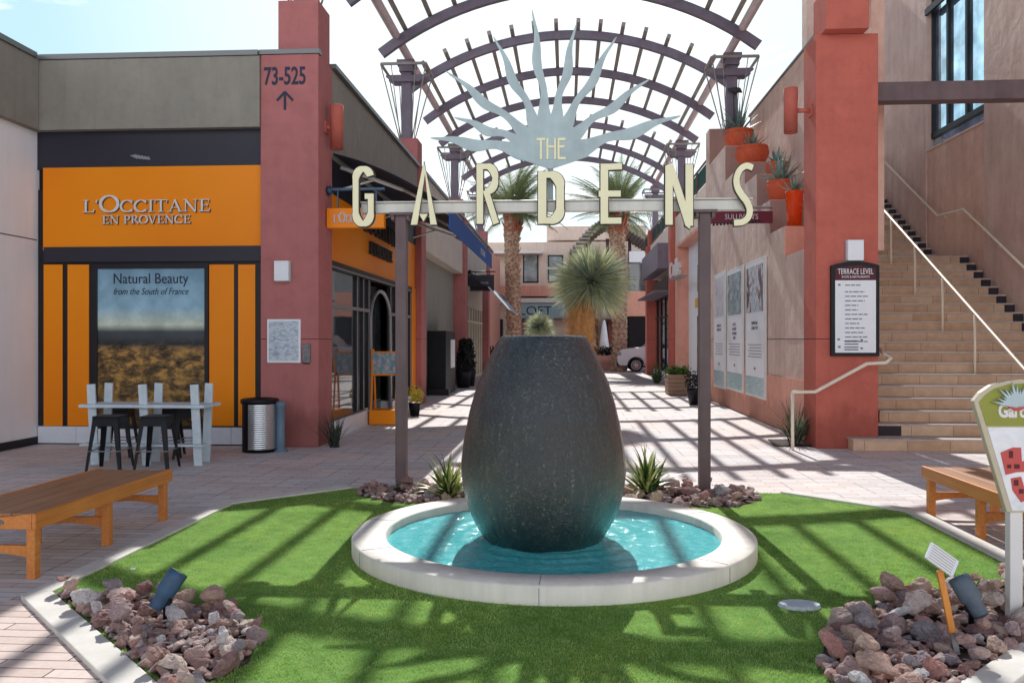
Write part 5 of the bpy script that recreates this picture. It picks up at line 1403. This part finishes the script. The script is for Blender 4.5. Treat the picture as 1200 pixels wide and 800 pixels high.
for k, pts in enumerate(([(1172, 530), (1186, 524), (1196, 524), (1197, 540), (1208, 540), (1208, 552), (1190, 553), (1178, 556)], [(1184, 560), (1196, 558), (1200, 572), (1206, 584), (1196, 588), (1186, 574)], [(1212, 524), (1240, 524), (1240, 560), (1222, 560), (1212, 545)])):
    sub('map_block', pts, 'map_red', .006+.0006*k)
b = MB()
for (px, py, w_, h_) in ((1184, 532, .010, .02), (1191, 546, .014, .012), (1190, 565, .012, .016), (1196, 575, .012, .012), (1182, 546, .01, .01)):
    q = MP(px, py); b.box(q[0]-w_, MY-.0095, q[1]-h_, q[0]+w_, MY-.0081, q[1]+h_)
b.build('map_mark', 'dark_maroon', t)
q = MP(1181, 484)
text('lettering', 'Gardens', .075, (q[0]-.055, MY-.0035, q[1]-.02), 'front', 'white_paint', t, extr=.004, ax='LEFT', xs=.72, off=.004)
b = MB(); q = MP(1190, 476)
for i in range(15):
    an = math.radians(12+i*11.2); L = .10+.02*(i % 3)
    p = Vector((q[0], q[1])); d = Vector((math.cos(an), math.sin(an))); nn = Vector((-d.y, d.x))*.009
    b.prism([tuple(p-nn*.6), tuple(p+d*L*.5-nn), tuple(p+d*L), tuple(p+d*L*.5+nn), tuple(p+nn*.6)], FRONT, MY-.018-.0007*i, MY-.009)
b.build('agave_emblem', 'fan_metal', t)
b = MB(); b.prism([(q[0]-.065, q[1]+.005), (q[0], q[1]-.025), (q[0]+.065, q[1]+.005), (q[0], q[1]-.006)], FRONT, MY-.033, MY-.004); b.build('emblem_base', 'map_red', t)
# flat white cover and scrap on the turf
x, y_ = G(937, 713); b = MB()
pts = [(x+.125*math.cos(2*PI*i/28)*(1+.04*math.sin(5*i)), y_+.085*math.sin(2*PI*i/28)*(1+.05*math.cos(3*i))) for i in range(28)]
b.faces([(p[0], p[1], .013) for p in pts]+[(x+(p[0]-x)*.93, y_+(p[1]-y_)*.93, .034) for p in pts], [tuple(range(28, 56))]+[(i, (i+1) % 28, 28+(i+1) % 28, 28+i) for i in range(28)])
b.build('stepping_stone', 'stone_white', loc=(x, y_, .01), label='flat oval white stone lying on the turf right of the pool', cat='stone')
x, y_ = G(155, 669); b = MB(); b.faces([(x-.02, y_, .014), (x+.02, y_-.006, .014), (x+.015, y_+.018, .02), (x-.012, y_+.016, .024)], [(0, 1, 2, 3)])
b.build('paper_scrap', 'paper', loc=(x, y_, .01), label='tiny white scrap on the turf above the left rocks', cat='litter')

# =====================================================================================
# ROCKS
# =====================================================================================
def rockmesh(seed):
    rnd = random.Random(seed); bm = bmesh.new()
    sx, sy_, sz = rnd.uniform(.85, 1.25), rnd.uniform(.65, 1.0), rnd.uniform(.55, .8)
    for i in range(13):
        d = Vector((rnd.gauss(0, 1), rnd.gauss(0, 1), rnd.gauss(0, 1))).normalized(); bm.verts.new((d.x*sx, d.y*sy_, d.z*sz))
    r = bmesh.ops.convex_hull(bm, input=bm.verts)
    bmesh.ops.delete(bm, geom=list({g for g in r['geom_interior']+r['geom_unused'] if isinstance(g, bmesh.types.BMVert) and g.is_valid}), context='VERTS')
    bmesh.ops.triangulate(bm, faces=bm.faces)
    for q in range(3):
        bmesh.ops.subdivide_edges(bm, edges=bm.edges, cuts=1, use_grid_fill=True)
        if q < 2: bmesh.ops.smooth_vert(bm, verts=bm.verts, factor=.32, use_axis_x=True, use_axis_y=True, use_axis_z=True)
    bmesh.ops.triangulate(bm, faces=bm.faces)
    o = Vector((seed*3.1, 0, 0))
    for v in bm.verts:
        v.co += v.co.normalized()*(.16*noise.noise(v.co*1.8+o)+.10*noise.noise(v.co*4.5+o)+.04*noise.noise(v.co*11+o))
    bmesh.ops.remove_doubles(bm, verts=bm.verts, dist=.001)
    bmesh.ops.recalc_face_normals(bm, faces=bm.faces)
    me = bpy.data.meshes.new('rock'); bm.to_mesh(me); bm.free(); me.materials.append(M['rock'])
    return me
RM = [rockmesh(i+1) for i in range(16)]
def inpoly(x, y, P):
    c = False; n = len(P)
    for i in range(n):
        x0, y0 = P[i]; x1, y1 = P[i-1]
        if (y0 > y) != (y1 > y) and x < (x1-x0)*(y-y0)/(y1-y0)+x0: c = not c
    return c
def rocks(poly, n, smin, smax, label, group, seed, avoid=None, heap=.05):
    rnd = random.Random(seed); placed = []
    xs = [p[0] for p in poly]; ys = [p[1] for p in poly]; tries = 0
    while len(placed) < n and tries < 20000:
        tries += 1
        x, y = rnd.uniform(min(xs), max(xs)), rnd.uniform(min(ys), max(ys))
        if not inpoly(x, y, poly): continue
        s = smin+(smax-smin)*rnd.random()**1.6
        if avoid and avoid(x, y, s): continue
        layer = 0 if len(placed) < n*.72 else 1
        if any(abs(q[3]-layer) < .5 and math.hypot(q[0]-x, q[1]-y) < (q[2]+s)*.80 for q in placed):
            if tries < 15000: continue
        placed.append((x, y, s, layer))
        z = .016+s*.38+layer*heap*rnd.uniform(.8, 1.4)
        o = bpy.data.objects.new('rock', rnd.choice(RM)); C.objects.link(o); o.location = (x, y, z); o.scale = (s, s, s)
        o.rotation_euler = (rnd.uniform(-.5, .5), rnd.uniform(-.5, .5), rnd.uniform(0, 6.28)); tag(o, label, 'rock', group)
rocks(BEDS[1], 108, .045, .105, 'rough pinkish brown rock in the left front corner bed', 'rocks in the left front bed', 3, None, .055)
rocks(BEDS[2], 124, .05, .115, 'rough grey or pinkish rock in the right front corner bed', 'rocks in the right front bed', 4, None, .055)
av = lambda x, y, s: math.hypot(x-FX, y-FY) < R0+s+.02
rocks([(-2.1, 8.7), (-1.7, 8.4), (-1.1, 8.1), (-.55, 8.25), (-.35, 9.1), (-2.1, 9.15)], 32, .06, .105, 'small rough rock in the bed behind the pool near the left sign post', 'rocks behind the pool on the left', 5, av, .05)
rocks([(1.9, 8.8), (1.7, 8.4), (1.0, 8.1), (.35, 8.25), (.3, 9.15), (1.85, 9.15)], 36, .06, .115, 'small rough rock in the bed behind the pool near the right sign post', 'rocks behind the pool on the right', 6, av, .05)
def gravel():
    rnd = random.Random(77); b = MB(); base = []
    for k in range(5):
        bm = bmesh.new()
        for i in range(11):
            d = Vector((rnd.gauss(0, 1), rnd.gauss(0, 1), rnd.gauss(0, 1))).normalized(); bm.verts.new((d.x*1.1, d.y*.9, d.z*.7))
        bmesh.ops.convex_hull(bm, input=bm.verts); bm.verts.ensure_lookup_table(); bm.verts.index_update()
        base.append(([v.co.copy() for v in bm.verts], [tuple(v.index for v in f.verts) for f in bm.faces])); bm.free()
    for bed, n in ((BEDS[0], 700), (BEDS[1], 330), (BEDS[2], 360)):
        xs = [p[0] for p in bed]; ys = [p[1] for p in bed]; k = 0
        while k < n:
            x, y = rnd.uniform(min(xs), max(xs)), rnd.uniform(min(ys), max(ys))
            if not inpoly(x, y, bed) or (bed is BEDS[0] and math.hypot(x-FX, y-FY) < R0+.05): continue
            k += 1; sc = rnd.uniform(.022, .05); vs, fs = rnd.choice(base); rot = Matrix.Rotation(rnd.uniform(0, 6.28), 3, 'Z')
            b.faces([rot @ v*sc+Vector((x, y, .014+sc*.4)) for v in vs], fs)
    b.build('gravel', 'gravel', kind='stuff', label='small broken stones filling the beds between the rocks', cat='gravel')
gravel()
# keep loose bits of the beds apart from the rocks

# =====================================================================================
# BACKGROUND
# =====================================================================================
BY = 58
bb = thing('shop_building', 'two storey pink and beige shop building closing the far end of the walkway', 'building', (0, BY, 0))
def B(px, py, Y=BY): return SY(px, py, Y)
b = MB(); x0 = B(480, 0)[0]; x1 = B(860, 0)[0]; b.box(x0, BY, 0, x1, BY+8, B(600, 284)[1]); b.build('wall', 'beige_wall', bb)
b = MB(); b.box(B(640, 0)[0], BY+1.5, B(0, 283.5)[1], B(760, 0)[0], BY+8, B(640, 262)[1]); b.build('upper_wall', 'beige_wall', bb)
b = MB(); b.box(x0, BY-1.2, B(0, 350)[1], x1, BY-.001, B(600, 336)[1]); b.build('balcony_band', 'pink_wall', bb)
b = MB(); b.box(x0, BY-1.1, B(0, 357)[1], x1, BY-.001, B(600, 350.3)[1]); b.build('white_band', 'white_paint', bb)
b = MB(); b.box(B(606, 0)[0], BY-.9, B(0, 374)[1], B(668, 0)[0], BY-.7, B(0, 357.4)[1]); sgn = b.build('sign_panel', 'teal_paint', bb)
text('sign_lettering', 'LOFT', .62, (B(614, 0)[0]-.3, BY-.91, B(0, 370.5)[1]), 'front', 'ink', sgn, extr=.01, ax='LEFT', xs=1.1)
for (p0, p1, q0, q1) in ((548, 566, 303, 334), (613, 631, 300, 334), (642, 660, 303, 334), (676, 690, 303, 334), (704, 716, 303, 334), (736, 750, 305, 334)):
    b = MB(); b.box(B(p0, 0)[0], BY-.06, B(0, q1)[1], B(p1, 0)[0], BY-.01, B(0, q0)[1]); w = b.build('window', 'dark_metal', bb)
    b = MB(); b.box(B(p0+1.5, 0)[0], BY-.08, B(0, q1-1.5)[1], B(p1-1.5, 0)[0], BY-.061, B(0, q0+1.5)[1]); b.build('pane', 'lit_glass', w)
b = MB()
for (p0, p1) in ((562, 590), (612, 640), (668, 700), (706, 750)): b.box(B(p0, 0)[0], BY-.5, 0, B(p1, 0)[0], BY-.01, B(0, 375)[1])
b.build('shop_window', 'shop_glass', bb)
b = MB(); b.box(B(560, 0)[0], BY-1.3, B(0, 303)[1], B(636, 0)[0], BY-.01, B(0, 300)[1]); b.box(B(640, 0)[0], BY-2, B(0, 338)[1]+1.0, B(700, 0)[0], BY-1.9, B(0, 338)[1]+1.12); b.build('canopy_edge', 'white_paint', bb)
# curved slatted shades on its terrace
tr = thing('slatted_shade', 'curved slatted wooden shade over the far upper terrace', 'shade structure', (3, 54, 7))
b = MB()
for i in range(13):
    u = i/12; px = 672+42*u; py = 299-34*math.sin(u*PI/2); X, Z_ = SY(px, py, 54); b.box(X-.25, 51.5, Z_, X+.42, 56, Z_+.13)
for i in range(11):
    u = i/10; px = 730+36*u; py = 272+22*u; X, Z_ = SY(px, py, 53); b.box(X-.25, 50.5, Z_, X+.35, 55, Z_+.12)
b.build('slat', 'slat_steel', tr)
b = MB()
for px in (690, 712, 738, 758): X = SY(px, 0, 54)[0]; b.box(X-.1, 54, 5, X+.1, 54.2, SY(0, 285, 54)[1])
b.build('post', 'post_steel', tr)
eb = thing('corner_building', 'dark open fronted building behind the parked car', 'building', (6, 50, 0))
b = MB(); b.box(SY(737, 0, 50)[0], 50, 0, 12, 56, SY(0, 372, 50)[1]); b.build('wall', 'interior', eb)
b = MB(); b.box(SY(735, 0, 50)[0], 49.8, SY(0, 371.8, 50)[1], 12, 56, SY(0, 344, 50)[1]); b.build('fascia', 'pink_wall', eb)
b = MB(); b.box(SY(737, 0, 50)[0], 49.7, SY(0, 312, 50)[1], 12, 50, SY(0, 300, 50)[1]); b.build('parapet', 'white_wall', eb)
b = MB(); b.box(SY(737, 0, 50)[0], 50.2, SY(0, 343.5, 50)[1], 12, 56, SY(0, 312.5, 50)[1]); b.build('upper_window', 'shop_glass', eb)
lb = thing('low_building', 'pink two storey building beyond the left shops', 'building', (-10, 50, 0))
b = MB(); b.box(-20, 46, 0, SY(569, 0, 46)[0], 56, SY(0, 290, 46)[1]); b.build('wall', 'pink_wall', lb)
b = MB(); b.box(-20, 45.8, SY(0, 345, 46)[1], SY(571, 0, 46)[0], 45.99, SY(0, 338, 46)[1]); b.build('band', 'beige_wall', lb)
# far planter wall, umbrella, market bits
pw = thing('planter_wall', 'low pink planter wall with shrubs at the far end of the walkway', 'planter', (1, 45.5, 0))
b = MB(); b.box(SY(560, 0, 45)[0], 45, 0, SY(723, 0, 45)[0], 47, SY(0, 416, 45)[1]); b.build('wall', 'pink_wall', pw)
b = MB(); rnd = random.Random(9)
for px in range(566, 722, 9): leafball(b, (SY(px, 0, 46)[0], 46, 1.0), .42, 90, .1, rnd, flat=.6)
b.build('shrubs', 'bush_dark', pw)
x = SY(708, 0, 47.5)[0]; um = thing('patio_umbrella', 'closed white patio umbrella behind the far planter wall', 'umbrella', (x, 47.5, 0))
b = MB(); b.tube([(x, 47.5, 0), (x, 47.5, 2.6)], .04, 8); b.build('pole', 'grey_frame', um)
b = MB(); b.lathe([(.05, 2.7), (.12, 2.4), (.24, 1.5), (.28, 1.0), (.12, .98)], (x, 47.5, 0), 14); b.build('canopy', 'paper', um)

# parked white car
def car():
    t = thing('parked_car', 'white car parked across the far end of the walkway', 'car', (5.2, 43.6, 0))
    x0 = SY(723, 0, 43.2)[0]; k = 1.0; y0, y1 = 42.7, 44.5
    prof = [(0.0, .45), (.0, .75), (.06, 1.02), (.25, 1.14), (1.15, 1.22), (1.35, 1.26), (1.95, 1.80), (2.15, 1.86), (4.2, 1.86), (4.55, 1.74), (4.8, 1.22), (4.85, .5), (4.82, .35)]
    def arch(cx): return [(cx+.42*math.cos(a), .33+.42*math.sin(a)) for a in [math.radians(d) for d in range(0, 181, 15)]]
    low = [(4.4, .3)]+arch(3.9)+[(3.4, .28), (1.4, .28)]+arch(.92)+[(.42, .3), (.1, .33)]
    pts = [(x0+a, c) for a, c in prof+low][::-1]
    b = MB(); b.prism(pts, FRONT, y0, y1); b.build('body', 'car_paint', t, bevel=.05)
    b = MB(); b.prism([(x0+1.52, 1.28), (x0+4.5, 1.28), (x0+4.3, 1.74), (x0+2.05, 1.74)], FRONT, y0-.012, y1+.012); b.build('side_window', 'shop_glass', t)
    for cx in (.92, 3.9):
        for yy in (y0+.12, y1-.12):
            c = Vector((x0+cx, yy, .34)); b = MB(); b.tube([c-Vector((0, .11, 0)), c+Vector((0, .11, 0))], .34, 28); w = b.build('wheel', 'tyre', t)
            b = MB(); b.tube([c-Vector((0, .125, 0)), c-Vector((0, .111, 0))], .1, 16)
            for q in range(10):
                a = q*PI/5; b.bar(c+Vector((.08*math.cos(a), -.118, .08*math.sin(a))), c+Vector((.23*math.cos(a), -.118, .23*math.sin(a))), .045, .014, up=(0, 1, 0))
            b.lathe([(.22, -.012), (.255, -.012), (.255, 0), (.22, 0)], (0, 0, 0), 2) if False else None
            b.tube([c+Vector((.235*math.cos(a), -.116, .235*math.sin(a))) for a in [q*2*PI/24 for q in range(25)]], .02, 6); b.build('rim', 'rim_metal', w)
    b = MB(); b.box(x0-.01, y0-.01, .82, x0+.18, y0+.5, 1.0); b.build('headlight', 'lit_glass', t, bevel=.01)
    b = MB(); b.box(x0-.03, y0+.05, .34, x0+.05, y1-.05, .52); b.build('bumper', 'dark_metal', t, bevel=.01)
    b = MB(); b.prism([(x0+1.62, .45), (x0+1.64, .45), (x0+1.64, 1.1), (x0+1.62, 1.1)], FRONT, y0-.004, y0); b.box(x0+2.55, y0-.03, .93, x0+2.72, y0, .96); b.build('door_line', 'dark_metal', t)
car()

# =====================================================================================
# LIGHT, SKY, CAMERA
# =====================================================================================
EL, AZ = math.radians(38.3), math.radians(2.3)      # azimuth measured from the walkway axis towards the left
w = bpy.data.worlds.new('World'); scn.world = w; w.use_nodes = True; nt = NT(w)
sky = nt.n('ShaderNodeTexSky', sky_type='NISHITA', sun_disc=False, sun_elevation=EL, sun_rotation=-AZ, air_density=1.0, dust_density=.6, ozone_density=2.0, altitude=0)
tc = nt.n('ShaderNodeTexCoord'); sp_ = nt.n('ShaderNodeSeparateXYZ'); nt.l(tc.outputs['Generated'], sp_.inputs[0])
mz = nt.n('ShaderNodeMath', operation='MAXIMUM'); nt.l(sp_.outputs[2], mz.inputs[0]); mz.inputs[1].default_value = .08
dv = nt.n('ShaderNodeVectorMath', operation='DIVIDE'); cb = nt.n('ShaderNodeCombineXYZ')
for i in range(3): nt.l(mz.outputs[0], cb.inputs[i])
nt.l(tc.outputs['Generated'], dv.inputs[0]); nt.l(cb.outputs[0], dv.inputs[1])
cn = noiset(nt, dv.outputs[0], 1.15, 8, .58, .25)
cl = ramp(nt, cn, [(.50, (0, 0, 0, 1)), (.64, (1, 1, 1, 1))])
dp = nt.n('ShaderNodeVectorMath', operation='DOT_PRODUCT'); nt.l(tc.outputs['Generated'], dp.inputs[0])
dp.inputs[1].default_value = (-math.sin(AZ)*math.cos(EL*.6), math.cos(AZ)*math.cos(EL*.6), math.sin(EL*.6))
gl = ramp(nt, dp.outputs['Value'], [(.58, (0, 0, 0, 1)), (.80, (.68,)*3+(1,)), (.92, (.92,)*3+(1,)), (1.0, (1, 1, 1, 1))])
base = mixc(nt, gl, sky.outputs[0], (4.4, 6.5, 7.0, 1))
hw = ramp(nt, dp.outputs['Value'], [(.88, (0, 0, 0, 1)), (.975, (.85,)*3+(1,))]); base = mixc(nt, hw, base, (7.4, 7.9, 8.1, 1))
cm = nt.n('ShaderNodeMath', operation='MULTIPLY_ADD'); nt.l(gl, cm.inputs[0]); cm.inputs[1].default_value = .78; cm.inputs[2].default_value = .22
cf = nt.n('ShaderNodeMath', operation='MULTIPLY'); nt.l(cl, cf.inputs[0]); nt.l(cm.outputs[0], cf.inputs[1])
col = mixc(nt, cf.outputs[0], base, (9.6, 10.0, 10.2, 1))
# fill glow added low behind the camera; overhead sky dimmed to deepen ground shade
bk = nt.n('ShaderNodeMapRange', interpolation_type='SMOOTHSTEP'); nt.l(sp_.outputs[1], bk.inputs[0])
for q, v_ in enumerate((.15, -.55, 0, 1)): bk.inputs[1+q].default_value = v_
be = ramp(nt, sp_.outputs[2], [(0, (1, 1, 1, 1)), (.35, (.8, .8, .8, 1)), (.62, (0, 0, 0, 1))])
bm_ = nt.n('ShaderNodeMath', operation='MULTIPLY'); nt.l(bk.outputs[0], bm_.inputs[0]); nt.l(be, bm_.inputs[1])
col = mixc(nt, bm_.outputs[0], col, (13.5, 13.8, 14.4, 1))
ze = ramp(nt, sp_.outputs[2], [(.45, (1, 1, 1, 1)), (.75, (.15, .2, .3, 1))])
col = mixc(nt, 1.0, col, ze, 'MULTIPLY')
bg = nt.n('ShaderNodeBackground', i_Strength=.145); nt.l(col, bg.inputs[0]); ow = nt.n('ShaderNodeOutputWorld'); nt.l(bg.outputs[0], ow.inputs[0])
sd = bpy.data.lights.new('sun', 'SUN'); sd.energy = 5.0; sd.angle = math.radians(.42); sd.color = (1, .975, .94)
so = bpy.data.objects.new('sun', sd); C.objects.link(so)
dirv = Vector((-math.sin(AZ)*math.cos(EL), math.cos(AZ)*math.cos(EL), math.sin(EL)))
so.rotation_euler = dirv.to_track_quat('Z', 'Y').to_euler()
cam = bpy.data.cameras.new('camera'); co = bpy.data.objects.new('camera', cam); C.objects.link(co)
co.location = (0, 0, H); co.rotation_euler = (PI/2, 0, TH)
cam.sensor_width = 36; cam.lens = 36*F/1200; cam.shift_y = -(400-HZ)/1200; cam.clip_end = 2000; cam.clip_start = .05
scn.camera = co
scn.view_settings.view_transform = 'Standard'; scn.view_settings.look = 'None'; scn.view_settings.exposure = 0
